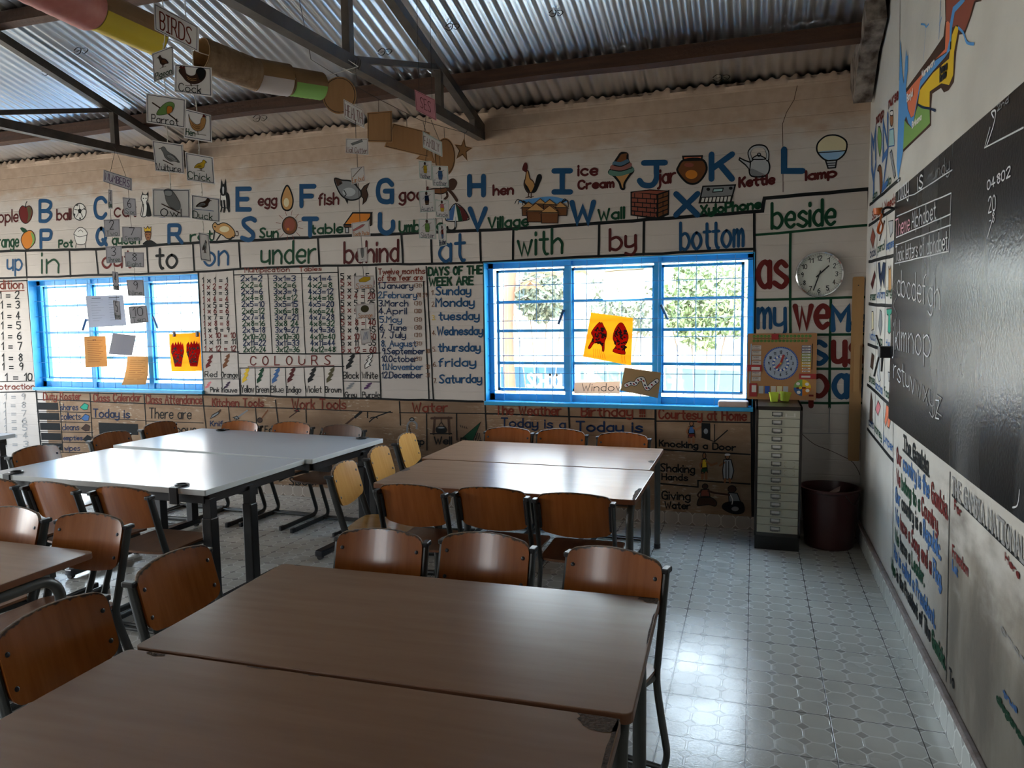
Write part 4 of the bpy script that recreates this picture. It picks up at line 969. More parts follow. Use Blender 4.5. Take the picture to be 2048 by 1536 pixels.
p.text('Knife', 421, 852, 455, 842, 'navy', .009); p.text('Fork', 530, 865, 560, 852, 'black', .009); p.text('Axe', 640, 870, 668, 856, 'black', .009)
p.text('Well', 869, 888, 903, 874, 'black', .012); p.text('Rain', 922, 889, 965, 876, 'black', .010); p.text('Tap', 822, 889, 848, 876, 'black', .010)
p.text('Today is a', 1003, 853, 1130, 836, 'navy', .012, 857); p.text('Today is', 1153, 862, 1284, 843, 'navy', .014, 864)
p.text('Knocking a Door', 1319, 892, 1471, 880, 'black', .010, 901); p.text('Shaking', 1321, 942, 1389, 927, 'black', .010, 946); p.text('Hands', 1324, 959, 1375, 947, 'black', .009, 961); p.text('Giving', 1324, 998, 1380, 982, 'black', .010, 1000); p.text('Water', 1330, 1016, 1380, 1003, 'black', .010, 1018)
p.line([(1312,898),(1500,909)], .010, K, wob=.002); p.line([(1320,967),(1396,974),(1396,961),(1500,968)], .010, K); p.line([(1250,1018),(1312,1023),(1504,1038)], .012, K, wob=.002)
p.text('Spoon', 579, 970, 640, 955, 'black', .010); p.line([(700,950),(790,958)], .008, K); p.line([(540,965),(541,985)], .008, K); p.text('Saw', 672, 945, 700, 930, 'black', .009)
done(p, 'dado_lettering')
pic('knife_picture', (420,818,444,838), [('p','grey',[(2,98),(20,60),(70,26),(76,44),(40,74)],'black'),('f','dbrown',[(70,20),(90,2),(92,20),(78,40)])])
pic('fork_picture', (466,820,496,840), [('l','grey',[(30,74),(96,4)],.014),('p','grey',[(0,76),(26,60),(40,84),(20,99),(24,84),(10,90),(14,78)],'black')])
pic('spoon_picture', (514,820,536,846), [('f','dbrown',ell(26,78,22,18),'black'),('l','brown',[(44,62),(98,2)],.012)])
pic('hammer_picture', (570,818,600,836), [('l','dbrown',[(30,92),(80,30)],.010),('p','red',[(60,20),(86,2),(96,28),(76,30)],'black')])
pic('saw_picture', (690,822,724,850), [('l','dbrown',[(2,98),(50,50)],.016),('l','black',[(60,44),(96,6)],.022)])
pic('rake_picture', (738,822,782,846), [('s','black',[(2,90),(30,50),(98,4)],.010),('s','black',[(6,60),(24,50),(40,60)],.008)])
pic('tap_picture', (812,834,836,872), [('s','grey',[(10,98),(14,40),(50,20),(88,36),(88,60)],.016),('f','grey',ell(50,12,18,8),'black'),('l','black',[(24,44),(40,90)],.006)])
pic('well_picture', (861,833,904,869), [('l','dbrown',[(14,96),(20,6)],.020),('l','dbrown',[(88,96),(84,6)],.020),('l','dbrown',[(4,10),(98,8)],.018),('f','black',[(28,60),(70,60),(74,86),(50,96),(28,88)]),('f','grey',ell(50,62,20,7),'black'),('s','black',[(36,60),(50,34),(66,60)],.006),('l','black',[(50,12),(50,34)],.006),('l','black',[(0,95),(99,95)],.010)])
pic('rain_picture', (915,842,966,882), [('p','green',[(14,90),(92,4),(60,99)],'black',.006)] + [('l','black',[(10+q*8,20+q*3),(14+q*8,30+q*3)],.005) for q in range(4)] + [('l','black',[(72+q*7,60),(76+q*7,90)],.005) for q in range(3)])
def figure(name, box, top, bottom, skin='skin', arm=((60,36),(98,44)), kneel=False):
    it = [('f',skin,ell(42,12,14,11),'black',.005),('p',top,[(22,26),(60,24),(66,58),(20,60)],'black',.006)]
    if kneel: it += [('f',skin,[(18,58),(62,56),(96,76),(92,96),(60,90),(10,94),(4,84)],'black',.006)]
    else: it += [('p',bottom,[(20,58),(66,56),(70,76),(16,78)],'black',.005),('l',skin,[(28,78),(24,99)],.018),('l',skin,[(58,76),(58,99)],.018)]
    it += [('l',skin,[(58,32)] + [arm[0], arm[1]],.014),('s',skin,[(24,30),(6,48),(16,60)],.012)]
    pic(name, box, it)
figure('knocking_boy_picture', (1372,842,1398,885), 'mid', 'red', arm=((80,40),(110,28)))
pic('door_picture', (1402,845,1456,884), [('p','black',[(2,2),(34,4),(34,90),(2,76)]),('f','grey',ell(18,45,8,14)),('l','black',[(2,76),(50,98),(50,10)],.006),('l','black',[(50,98),(98,40)],.008)])
figure('yellow_shirt_picture', (1399,905,1422,958), 'yellow', 'green', arm=((100,48),(150,40)))
pic('robed_elder_picture', (1440,905,1470,964), [('f','skin',ell(50,12,15,11),'black',.005),('p','lgrey',[(26,24),(74,24),(92,62),(78,90),(22,90),(18,60)],'black',.006),('l','skin',[(28,34),(0,44)],.014),('l','black',[(40,30),(40,88)],.006),('l','black',[(58,30),(58,88)],.006),('l','skin',[(34,90),(32,99)],.016),('l','skin',[(64,90),(66,99)],.016),('f','white',[(36,4),(64,4),(66,10),(34,10)])])
figure('kneeling_giver_picture', (1393,967,1434,1014), 'brick', 'brick', 'dbrown', arm=((88,40),(120,44)), kneel=True)
pic('kneeling_drinker_picture', (1438,970,1490,1028), [('f','dbrown',ell(50,14,16,12),'black',.005),('p','grey',[(36,26),(70,28),(84,60),(40,70)],'black',.006),('f','black',[(24,60),(84,56),(99,80),(90,98),(50,99),(12,80)]),('l','dbrown',[(42,34),(6,30)],.014),('f','grey',ell(62,82,14,8)),('s','white',[(44,34),(52,50),(50,66)],.006)])
# ================================================================ right-hand wall
p = RW(); K = 'black'
for ch, x0, yb, x1, yt, yb2 in [('M',1744,328,1752,272,316),('N',1767,303,1776,244,292),('Y',1744,390,1752,336,384),('Z',1766,378,1776,318,364)]: p.text(ch, x0, yb, x1, yt, 'mid', .045, yb2)
p.text('mango', 1753, 248, 1768, 233, 'red', .014, 233, .75); p.text('nurse', 1778, 216, 1797, 203, 'red', .014, 197, .6); p.text('yam', 1746, 398, 1755, 390, 'green', .010, 392, .6); p.text('zip', 1774, 372, 1783, 358, 'green', .010, 366, .8)
for pts in [[(1740,410),(1801,358)],[(1738,451),(1797,412)],[(1738,524),(1788,511)],[(1738,608),(1786,612)],[(1736,688),(1786,709)],[(1735,769),(1786,815)],[(1735,858),(1787,922)]]: p.line(pts, .020, K, wob=.002)
for pts in [[(1755,440),(1754,520)],[(1774,428),(1773,514)],[(1754,521),(1750,880)],[(1772,514),(1767,900)],[(1801,0),(1799,160)],[(1787,835),(1786,1155)],[(1901,945),(1893,1362)]]: p.line(pts, .008, K)
p.text('School Needs', 1745, 440, 1793, 424, 'rust', .012, 404)
for s_, x0, yb, x1, c, yb2 in [('book',1741,515,1752,'navy',510),('pencil',1756,505,1770,'green',498),('sharpener',1773,500,1790,'mid',492),('eraser',1741,600,1752,'green',600),('uniform',1755,596,1770,'mid',596),('single',1773,592,1789,'green',590),('watch',1740,678,1752,'mid',682),('bag',1755,688,1765,'green',690),('tie',1773,695,1780,'mid',696),('shoes',1739,763,1750,'green',770),('socks',1752,776,1765,'mid',788),('food',1769,790,1782,'green',800),('comb',1738,850,1748,'navy',858),('money',1750,862,1764,'green',880),('jumper',1767,880,1787,'mid',905)]:
    p.text(s_, x0, yb, x1, yb - 14, c, .009, yb2, .8, sm=2)
done(p, 'school_needs_lettering', wall_right)
def rpic(name, box, items): pic(name, box, items, wall_right, RW)
rpic('mango_picture', (1754,252,1764,314), [('f','lgreen',[(30,6),(60,4),(92,30),(88,70),(64,98),(40,80),(16,40)],'black',.008)])
rpic('nurse_picture', (1777,220,1790,294), [('f','skin',ell(50,24,26,20),'black',.007),('p','cyan',[(20,54),(84,50),(94,96),(8,99)],'mid',.007),('f','white',[(30,4),(76,2),(70,14),(34,14)],'black',.006)])
rpic('yam_picture', (1754,330,1766,388), [('f','brown',[(10,18),(36,2),(70,4),(92,40),(84,84),(56,98),(48,60),(40,24)],'black',.008)])
rpic('zip_picture', (1779,300,1793,357), [('p','lgrey',[(10,10),(34,0),(92,88),(70,99)],'black',.010),('l','black',[(22,6),(80,92)],.006)])
for nm, c, box, it in [('book_picture','brick',(1740,455,1752,498),[(50,2),(92,40),(55,98),(10,55)]),('pencil_picture','dbrown',(1757,440,1771,482),[(82,2),(98,6),(26,96),(12,98)]),('sharpener_picture','lgrey',(1777,440,1788,475),[(4,8),(90,2),(80,70),(40,98)]),
                       ('eraser_picture','maroon',(1741,540,1752,580),[(80,4),(96,30),(40,96),(10,70)]),('shorts_picture','navy',(1756,524,1772,576),[(4,4),(24,2),(40,50),(66,2),(96,4),(80,98),(58,60),(40,96),(16,60)]),('singlet_picture','tan',(1776,530,1784,585),[(20,4),(44,16),(60,14),(80,2),(90,98),(14,98)]),
                       ('watch_picture','cream',(1743,622,1748,662),[(20,2),(80,2),(96,90),(10,98)]),('bag_picture','grey',(1757,618,1765,672),[(40,2),(80,10),(96,60),(50,98),(6,60)]),('tie_picture','teal',(1773,616,1785,668),[(4,4),(96,2),(88,22),(66,26),(74,92),(48,99),(26,90),(36,28),(10,24)]),
                       ('shoe_picture','dbrown',(1740,705,1750,740),[(40,2),(90,20),(60,98),(10,80)]),('sock_picture','lgrey',(1753,712,1762,765),[(40,2),(80,6),(70,60),(96,90),(60,98),(20,70)]),('food_picture','lgrey',(1776,738,1788,768),[(4,20),(90,30),(80,90),(16,80)]),
                       ('brush_picture','dbrown',(1737,782,1748,850),[(50,2),(80,30),(70,98),(20,90),(30,40)]),('purse_picture','pink',(1751,800,1762,832),[(50,2),(96,40),(50,98),(6,60)]),('jumper_picture','coral',(1769,808,1783,858),[(30,2),(80,14),(92,60),(70,98),(44,90),(50,50),(20,90),(4,70)])]:
    rpic(nm, box, [('p', c, it, 'black', .006)])

# ---- the painted map
p = RW(); f = lambda q: [(1790 + a / 4.267, b / 4.267) for a, b in q]
p.area(f([(425,-250),(760,-250),(740,10),(690,20),(650,150),(600,290),(550,295),(525,440),(505,700),(460,770),(420,790),(395,750),(320,800),(310,920),(310,1070),(70,1300),(75,1020),(95,760),(300,480),(415,310),(432,170)]), 'dbrown', 0)
p.area(f([(440,-250),(740,-250),(725,-20),(680,10),(640,150),(600,260),(550,260),(540,210),(480,240),(470,190),(440,180)]), 'brick', 1)
p.area(f([(100,790),(160,715),(300,560),(430,420),(440,190),(455,178),(474,200),(472,330),(445,440),(330,520),(220,680),(190,860),(165,985),(140,1002),(115,930)]), 'coral', 1)
p.area(f([(520,222),(548,232),(508,440),(500,640),(465,725),(400,710),(300,780),(298,920),(200,890),(215,770),(330,620),(465,500),(490,300)]), 'yellow', 1)
p.area(f([(205,885),(298,925),(302,1050),(270,1085),(72,1275),(80,1020),(110,1060),(150,1095),(180,960)]), 'lgreen', 1)
p.area(f([(50,330),(60,480),(66,620),(80,720),(85,600),(98,420),(104,480),(116,470),(112,600),(96,740),(112,930),(140,1005),(165,990),(190,860),(220,690),(325,535),(445,450),(472,330),(474,200),(500,60),(575,-10),(590,-200),(610,-200),(600,10),(515,105),(490,250),(480,420),(430,490),(325,610),(222,740),(190,880),(165,1030),(150,1092),(118,1050),(100,990),(84,1030),(72,1290),(30,1536),(18,1420),(34,900)]), 'sky', 2)
p.line(f([(548,235),(590,280),(620,360),(680,375)]), .010, 'sky', 4, 3); p.line(f([(225,205),(255,210),(270,230),(290,205)]), .008, 'sky', 3); p.line(f([(268,230),(245,520)]), .004, 'sky'); p.line(f([(395,-60),(385,180),(378,330)]), .006, 'sky', 3); p.line(f([(402,145),(382,215)]), .006, 'sky')
p.line(f([(200,890),(240,915),(300,925),(350,945)]), .010, 'navy', 4, 3); p.area(f([(478,355),(488,350),(484,420),(474,425)]), 'black', 3)
def mt(s_, x0, yb, x1, yt, yb2, c, w=.009): a = f([(x0, yb), (x1, yb2), (x0, yt)]); p.text(s_, a[0][0], a[0][1], a[1][0], a[2][1], c, w, a[1][1], lv=6)
mt('Kerewan', 240, 660, 345, 610, 545, 'white'); mt('Banjul', 110, 865, 160, 810, 815, 'white'); mt('Mansa', 393, 625, 452, 575, 580, 'black', .013); mt('Konko', 393, 695, 445, 645, 650, 'black', .013); mt('Brikama', 155, 1090, 235, 1045, 1015, 'white')
done(p, 'country_map_picture', wall_right)

# ---- civics text under the board
p = RW()
p.text('The Gambia', 1808, 897, 1857, 871, 'black', .017, 944); p.line([(1806,899),(1859,953)], .012, K)
def civ(segs, xl, yb, xr, yb2, yt, w=.014): p.text(segs, xl, yb, xr, yt, 'black', w, yb2)
civ([('Our ','red'),('country is the ','mid'),('Gambia.','red')], 1794, 924, 1896, 1038, 894)
civ([('We ','red'),('belong to a ','green'),('Country.','red')], 1794, 966, 1877, 1067, 938)
civ([('Our ','mid'),('country is a ','black'),('Republic.','mid')], 1792, 1002, 1882, 1119, 973)
civ([('We ','mid'),('have a Song and a ','red'),('Flag.','mid')], 1792, 1044, 1884, 1178, 1016)
civ([('We ','green'),('have a ','black'),('Leader.','green')], 1791, 1083, 1849, 1172, 1056)
civ([('He is called a President.','mid')], 1789, 1114, 1871, 1256, 1088)
civ([('Who ','green'),('is the President of The ','black'),('Gambia.','green')], 1783, 1140, 1891, 1338, 1116)
p.text('THE GAMBIA NATIONAL ANTHEM', 1906, 988, 2140, 955, 'fade', .012, 1212); p.line([(1905,990),(2100,1178)], .010, 'black')
p.text('For', 1910, 1018, 1923, 1000, 'red', .009, 1034); p.text('Freedom', 1906, 1112, 1937, 1090, 'red', .008, 1152); p.text('Let', 1906, 1138, 1916, 1120, 'mid', .009, 1153); p.text('To', 1900, 1362, 1909, 1336, 'black', .010, 1378); p.text('Here', 2012, 1120, 2040, 1105, 'red', .006, 1158)
p.text('Guide', 2003, 1250, 2050, 1262, 'fade', .004, 1320); p.text('allegiance', 1995, 1400, 2050, 1386, 'green', .010, 1490); p.text('true', 2008, 1390, 2035, 1378, 'mid', .008, 1425)
done(p, 'civics_lettering', wall_right)

# ================================================================ chalkboard
m = bpy.data.materials.new('chalkboard_paint'); m.use_nodes = True; n = NX(m); vec, x, y, z = n.xyz()
sm = n.m('MULTIPLY', n.step(n.noise(vec, 2.4, 5, (1, 1, 0.30)), 0.50, 0.80), 0.40)
st = n.m('MULTIPLY', n.step(n.noise(vec, 26, 4, (1, 1, 0.06)), 0.58, 0.74), 0.22)
col = n.mix(n.m('ADD', sm, st), (0.012, 0.0125, 0.015), (0.13, 0.135, 0.145)); n.out('Base Color', col)
n.out('Roughness', n.m('ADD', 0.25, n.m('MULTIPLY', sm, 0.5))); n.out('Normal', n.bump(n.noise(vec, 70, 4), 0.35, 0.004))
root = empty('chalkboard', (0, -1.2, 0), 0, 'large black chalkboard with chalked letters on the side wall', 'chalkboard')
XB = -0.028
MB().box((XB, -4.9, 0.975), (-0.001, 0.022, 2.125)).build('board_panel', m, root, bevel=0.003).location = (0, 0, 0)
def Pc(x, y): q = onx(x, y, XB); return (-q.y, q.z)
p = Paint('c', Pc, lambda u, v, d: Vector((XB - d, -u + 1.2, v)), 0.0006)
C_ = 'chalk'
def split(p): p.build('chalk_lettering', root)
p.text('Today', 1796, 403, 1818, 362, C_, .008, 387, 1); p.text('is', 1836, 381, 1846, 340, C_, .008, 375, .95); p.text('mundy', 1858, 366, 1900, 338, 'grey', .006, 342, 1)
for pts in [[(1794,404),(1818,392),(1830,388),(1905,340)],[(1794,433),(1903,386)],[(1793,475),(1902,428)],[(1792,490),(1902,450)],[(1790,527),(1897,503)],[(1903,386),(1898,505)],[(1981,255),(1970,295),(2048,255)]]: p.line(pts, .005, C_, wob=.001)
p.text('Theme', 1792, 472, 1820, 440, 'chalkpink', .008, 460, 1); p.text('Alphabet', 1824, 457, 1873, 426, C_, .007, 436, 1); p.text('Topic letters of alphabet', 1792, 523, 1896, 494, C_, .006, 499, 1)
for xx in (1840, 1853, 1862, 1872, 1882): p.line([(xx,455 - (xx-1840)*.45),(xx,505 - (xx-1840)*.25)], .002, 'grey')
split(p); p.text('abcdefgh', 1795, 590, 1880, 540, C_, .007, 618, 1); split(p); p.text('jklmnop', 1785, 697, 1862, 640, C_, .007, 715, 1); split(p); p.text([('rstuv', C_), ('wxyz', 'fade')], 1788, 756, 1884, 712, C_, .006, 832, 1)
p.text('z', 1872, 836, 1879, 800, C_, .006, 838, .6)
split(p); p.text('04802', 1976, 380, 2022, 362, C_, .005, 352, 1); p.text('20', 1978, 426, 1992, 396, C_, .005, 420, 1); p.text('-8', 1980, 448, 1990, 428, C_, .004, 444, 1); p.line([(1986,440),(1976,474)], .005, C_)
split(p); p.line([(1988,235),(1984,225),(1992,222),(1988,250),(1974,292)], .006, C_, 4); split(p); p.text('2nd', 1996, 222, 2018, 210, 'grey', .004, 204, 1); split(p)
p.line([(1792,560),(1786,575),(1795,590),(1787,610),(1794,630),(1786,655)], .003, 'grey', 3)
split(p); p.line([(2040,980),(2036,1010),(2026,1015)], .005, C_, 3)
p.build('chalk_lettering', root)

# ================================================================ things on the walls
M_CHROME = mat('chrome', (0.75, 0.75, 0.76), 0.12, 1.0); M_FACE = mat('clock_face', (0.80, 0.77, 0.70), 0.5)
cc = ony(1638, 549, 0.0)
root = empty('wall_clock', (cc.x, 0, cc.z), 0, 'round chrome clock on the painted wall above the word we', 'clock')
R_ = 0.152
def lath(prof, nm, m, par=None, n=48, c=(0,0,0)): mb = MB(); mb.lathe(prof, c, n, axis='y'); return mb.build(nm, m, par or root, smooth=0.6)
lath([(0, 0.0), (R_, 0.0), (R_, 0.028), (R_ - .004, 0.038), (R_ - .012, 0.040), (R_ - .016, 0.030), (R_ - .017, 0.022)], 'bezel', M_CHROME)
face = lath([(0, 0.020), (R_ - .014, 0.020)], 'dial', M_FACE)
p = Paint('k', lambda a, b: (a, b), lambda u, v, d: Vector((u, -0.0208 - d, v)), 0.0)
for i in range(1, 13):
    a = PI/2 - i * PI/6; s_ = str(i); r = 0.107; cx, cy = r * math.cos(a), r * math.sin(a); w = 0.011 if i < 10 else 0.021
    p.text(s_, cx - w*.65, cy - 0.0145, cx + w*.65, cy + 0.0145, 'black', .0046, sm=3)
for i in range(60):
    a = i * PI/30; r1 = 0.132; r0 = 0.122 if i % 5 == 0 else 0.127; p.stroke([(r0*math.cos(a), r0*math.sin(a)), (r1*math.cos(a), r1*math.sin(a))], .0014 if i % 5 else .003, 'black')
p.build('dial_numerals', face)
for nm, ang, L, w in [('hour_hand', PI/2 - (1 + 33/60) * PI/6, .082, .0052), ('minute_hand', PI/2 - 33 * PI/30, .112, .0042)]:
    d = Vector((math.cos(ang), 0, math.sin(ang))); MB().tube([d * -0.026 + Vector((0, -.026, 0)), d * L + Vector((0, -.026, 0))], .0012, w, n=6, side=(0, 1, 0)).build(nm, M_BLACK, root)
lath([(0, .034), (.006, .034), (.006, .022)], 'spindle', M_BLACK, n=12)
lath([(0, .0385), (.06, .0380), (.11, .0365), (R_ - .013, .0335)], 'glass', M_GLASS)

# ---- wooden blackboard ruler
q0, q1 = ony(1706, 554, -.03), ony(1703, 922, -.03); xw = ony(1730, 553, -.03).x
M_RUL = mat('ruler_wood', (0.42, 0.24, 0.095), 0.55, noise=(5, (0.33, 0.18, 0.065), 0.3, (4, 4, .4)))
root = empty('blackboard_ruler', ((q0.x + xw)/2, 0, q1.z), 0, 'long wooden ruler hanging upright on the wall beside the corner', 'ruler')
hw_ = (xw - q0.x)/2 - .003; H_ = q0.z - q1.z
poly = rrect(hw_, H_/2, .010, 4); mb = MB(); mb.prism(poly, .012, lambda u, v, d: Vector((u, -.006 - d, v + H_/2))); mb.build('ruler_blade', M_RUL, root, bevel=.002)
zh0, zh1 = ony(1715, 785, -.03).z - q1.z, ony(1715, 690, -.03).z - q1.z
mb = MB(); mb.prism(rrect(.012, (zh1 - zh0)/2, .010, 4), .024, lambda u, v, d: Vector((u + .002, -.018 - d, v + (zh0 + zh1)/2))); mb.build('ruler_handle', M_RUL, root, bevel=.004)
mb = MB(); mb.lathe([(0, .0195), (.004, .019), (.004, .0175)], (0, 0, H_ - .055), 10, axis='y'); mb.build('hanging_hole', M_BLACK, root)

# ---- 15-drawer cabinet
CX0, CX1, CY = -0.676, -0.396, -0.452
M_CAB = mat('dark_brown_cabinet', (0.022, 0.015, 0.012), 0.32); M_DRW = mat('cream_drawer', (0.45, 0.43, 0.335), 0.4); M_PLINTH = mat('black_plinth', (0.008, 0.008, 0.008), 0.5)
root = empty('drawer_cabinet', ((CX0 + CX1)/2, -0.25, 0), 0, 'narrow brown metal cabinet with fifteen cream drawers', 'cabinet')
cw = (CX1 - CX0)/2; yf = CY + 0.25; yb_ = 0.215
mb = MB(); t = .014; HC = .938; zb = .092
mb.box((-cw, yf, zb), (-cw + t, yb_, HC)); mb.box((cw - t, yf, zb), (cw, yb_, HC)); mb.box((-cw, yf, HC - .024), (cw, yb_, HC)); mb.box((-cw, yf, zb), (cw, yb_, zb + .022)); mb.box((-cw, yb_ - .01, zb), (cw, yb_, HC)); mb.box((-cw + t, yf + .03, zb + .02), (cw - t, yf + .035, HC - .02)); mb.build('carcass', M_CAB, root, bevel=.0015)
MB().box((-cw + .004, yf + .012, 0), (cw - .004, yb_ - .02, zb)).build('plinth', M_PLINTH, root)
dh = (HC - .024 - zb - .022) / 15
M_LBL = mat('label_card', (0.62, 0.60, 0.56), 0.7)
for i in range(15):
    z0 = zb + .022 + dh * i
    d = MB().box((-cw + t + .0015, yf + .002, z0 + .0012), (cw - t - .0015, yf + .024, z0 + dh - .0012)).build('drawer', M_DRW, root, bevel=.0015)
    hx, hz = -.012, z0 + dh * .55; mb = MB(); a, b = .030, .013
    for (u0, v0, u1, v1) in ((-a, -b, a, -b + .005), (-a, b - .003, a, b), (-a, -b, -a + .004, b), (a - .004, -b, a, b)): mb.box((hx + u0, yf - .004, hz + v0), (hx + u1, yf + .003, hz + v1))
    mb.tube([(hx - .022, yf - .004, hz - b + .002), (hx - .018, yf - .012, hz - b - .001), (hx + .018, yf - .012, hz - b - .001), (hx + .022, yf - .004, hz - b + .002)], .0022, n=6)
    hd = mb.build('label_handle', mat('dull_chrome', (0.35, 0.35, 0.36), 0.25, 0.9), d)
    MB().box((hx - .022, yf + .0005, hz - .006), (hx + .022, yf + .0022, hz + .009)).build('label_card', M_LBL, d)
    if i in (14,):
        mb = MB(); mb.box((.038, yf + .001, z0 + .016), (.098, yf + .0022, z0 + .019)); mb.box((.038, yf + .0008, z0 + .012), (.048, yf + .0023, z0 + .034)); mb.box((.088, yf + .0008, z0 + .012), (.098, yf + .0023, z0 + .036)); mb.build('sticker', mat('sticker_white', (0.65, 0.62, 0.55), 0.6), d)
    if i in (7, 8):
        mb = MB()
        for (u, v) in ((.040, .010), (.098, .010), (.040, .042), (.098, .042)):
            su, sv = (1 if u < .06 else -1), (1 if v < .03 else -1)
            mb.box((min(u, u + su*.012), yf + .001, z0 + v - .001), (max(u, u + su*.012), yf + .0022, z0 + v + .001)); mb.box((u - .001, yf + .001, min(z0 + v, z0 + v + sv*.010)), (u + .001, yf + .0022, max(z0 + v, z0 + v + sv*.010)))
        mb.build('tape_mark', mat('old_tape', (0.30, 0.24, 0.12), 0.6), d)

# ---- two yellow tubs on the cabinet
M_TUB = paper_mat('translucent_lime_plastic', (0.74, 0.80, 0.16), 0.55)
def tub(px_, py_, rz, tilt, label):
    q = onz(px_, py_, HC); root = empty('plastic_tub', (q.x, q.y, HC + .003), rz, label, 'tub', 'lime tubs on the cabinet'); root.rotation_euler = (0, tilt, rz)
    mb = MB(); lo, hi, h = .021, .029, .060
    def ringz(s, z): return [(x, y, z) for x, y in rrect(s, s * .9, s * .3, 4)]
    rr = [ringz(lo, 0), ringz(hi, h), ringz(hi - .0015, h), ringz(lo - .001, .002)]; nn = len(rr[0]); vs = [v for r_ in rr for v in r_]
    fs = [(i*nn+k, i*nn+(k+1) % nn, (i+1)*nn+(k+1) % nn, (i+1)*nn+k) for i in range(3) for k in range(nn)] + [tuple(range(nn))[::-1], tuple(3*nn + k for k in range(nn))]
    mb.add(vs, fs); mb.build('tub_body', M_TUB, root, smooth=.7)
    MB().tube(ringz(hi + .001, h), .0025, n=6, closed=True).build('rim', M_TUB, root)
tub(1548, 804, 0.1, -0.04, 'lime plastic tub standing upright on the cabinet nearer the window')
tub(1569, 803, 0.5, 0.13, 'lime plastic tub leaning against its twin on the cabinet')

# ---- wooden teaching calendar leaning on the wall
A, B_, C2 = ony(1496, 668, -.05), ony(1634, 669, -.05), ony(1493, 796, -.05)
root = empty('calendar_board', (A.x, -.058, C2.z - .004), 0, 'square wooden teaching calendar with a blue clock dial above the cabinet', 'calendar')
bw, bh = B_.x - A.x, A.z - C2.z + .006; root.rotation_euler = (-.05, 0, 0)
M_PLY = mat('calendar_ply', (0.42, 0.21, 0.085), 0.5, noise=(4, (0.36, 0.17, 0.065), 0.3, (1, 1, 4)))
mb = MB(); mb.prism([(x + bw/2, z + bh/2) for x, z in rrect(bw/2, bh/2, .008, 4)], .008, lambda u, v, d: Vector((u, -d, v))); mb.build('board', M_PLY, root, bevel=.0015)
c_ = lambda a, b: (bw * (a - 110) / 1110.0, bh * (1 - (b - 60) / 1040.0))      # crop coordinates to board metres
def CP(): return Paint('cal', c_, lambda u, v, d: Vector((u, -.0082 - d, v)), .0003)
p = CP(); cx, cy = 652, 530
PC['dial'] = (0.36, 0.42, 0.52); PC['dblue'] = (0.05, 0.11, 0.38); PC['cardw'] = (0.55, 0.50, 0.46)
p.poly([c_(cx + 282*math.cos(a), cy + 262*math.sin(a)) for a in [2*PI*i/48 for i in range(48)]], 'dblue', 0)
p.poly([c_(cx + 258*math.cos(a), cy + 240*math.sin(a)) for a in [2*PI*i/48 for i in range(48)]], 'dial', 1)
p.stroke([c_(cx + 118*math.cos(a), cy + 108*math.sin(a)) for a in [2*PI*i/36 for i in range(36)]], .016, 'dblue', 2, closed=True)
for i in range(12):
    a = PI/2 - (i + 1) * PI/6; X, Y = cx + 118*math.cos(a), cy - 108*math.sin(a); p.poly([c_(X + 20*math.cos(t), Y + 19*math.sin(t)) for t in [2*PI*k/10 for k in range(10)]], 'white', 3)
    X, Y = cx + 195*math.cos(a), cy - 178*math.sin(a); wd = 18 if i < 9 else 34; p.text(str(i + 1), X - wd/2, Y + 22, X + wd/2, Y - 22, 'black', .0035, lv=3, sm=2)
for i in range(60):
    a = i*PI/30; p.stroke([c_(cx + 262*math.cos(a), cy + 244*math.sin(a)), c_(cx + 280*math.cos(a), cy + 260*math.sin(a))], .0018, 'dial', 3)
p.build('clock_dial', root)
p = CP()
for r_ in range(2):
    for i in range(16 if r_ == 0 else 15):
        X, Y = 212 + i * 60, (102 if r_ == 0 else 175); p.poly([c_(X + 27*math.cos(t), Y + 24*math.sin(t)) for t in [2*PI*k/12 for k in range(12)]], 'lgreen', 0); p.stroke([c_(X + 20*math.cos(t), Y + 18*math.sin(t)) for t in [2*PI*k/10 for k in range(10)]], .0012, 'green', 1, closed=True)
        s_ = str(i + 1 + 16 * r_); p.text(s_, X - 5*len(s_), Y + 9, X + 5*len(s_), Y - 9, 'green', .001, sm=2, lv=2)
for i in range(7):
    Y = 280 + i * 83; p.area([(184, Y - 34), (332, Y - 34), (330, Y + 34), (182, Y + 34)], 'cardw', 0, 'grey', .001); p.text(('SUNDAY','MONDAY','TUESDAY','WEDNESDAY','THURSDAY','FRIDAY','SATURDAY')[i], 200, Y - 4, 300, Y - 22, 'black', .0012, sm=2); p.line([(200, Y + 20), (300, Y + 20)], .002, ('rust', 'tan')[i % 2])
for i in range(10):
    Y = 265 + i * 43; p.area([(985, Y - 18), (1135, Y - 18), (1135, Y + 18), (985, Y + 18)], ('mid','mid','mid','lgreen','lgreen','lgreen','yellow','yellow','orange','orange')[i], 0); p.area([(994, Y - 11), (1124, Y - 11), (1124, Y + 11), (994, Y + 11)], 'white', 1); p.text(('JANUARY','FEBRUARY','MARCH','APRIL','MAY','JUNE','JULY','AUGUST','SEPTEMBER','OCTOBER')[i], 1010, Y + 7, 1090, Y - 7, 'black', .001, sm=2, lv=3)
p.line([(165, 225), (150, 850)], .005, 'lblue'); p.line([(1155, 225), (1150, 620)], .004, 'black'); p.line([(200, 140), (1120, 140)], .002, 'black')
for i, c in enumerate(('sky', 'orange', 'coral', 'lgreen')):
    a0 = i*PI/2; p.poly([c_(1005, 910)] + [c_(1005 + 138*math.cos(a0 + t*PI/12), 910 + 128*math.sin(a0 + t*PI/12)) for t in range(7)], ('orange', 'mid', 'lgreen', 'yellow')[i], 0)
for a in (.5, 2.2, 3.9, 5.6): p.area([(1005 + 95*math.cos(a) + 32*math.cos(t), 910 + 90*math.sin(a) + 26*math.sin(t)) for t in [2*PI*k/10 for k in range(10)]], 'white', 2)
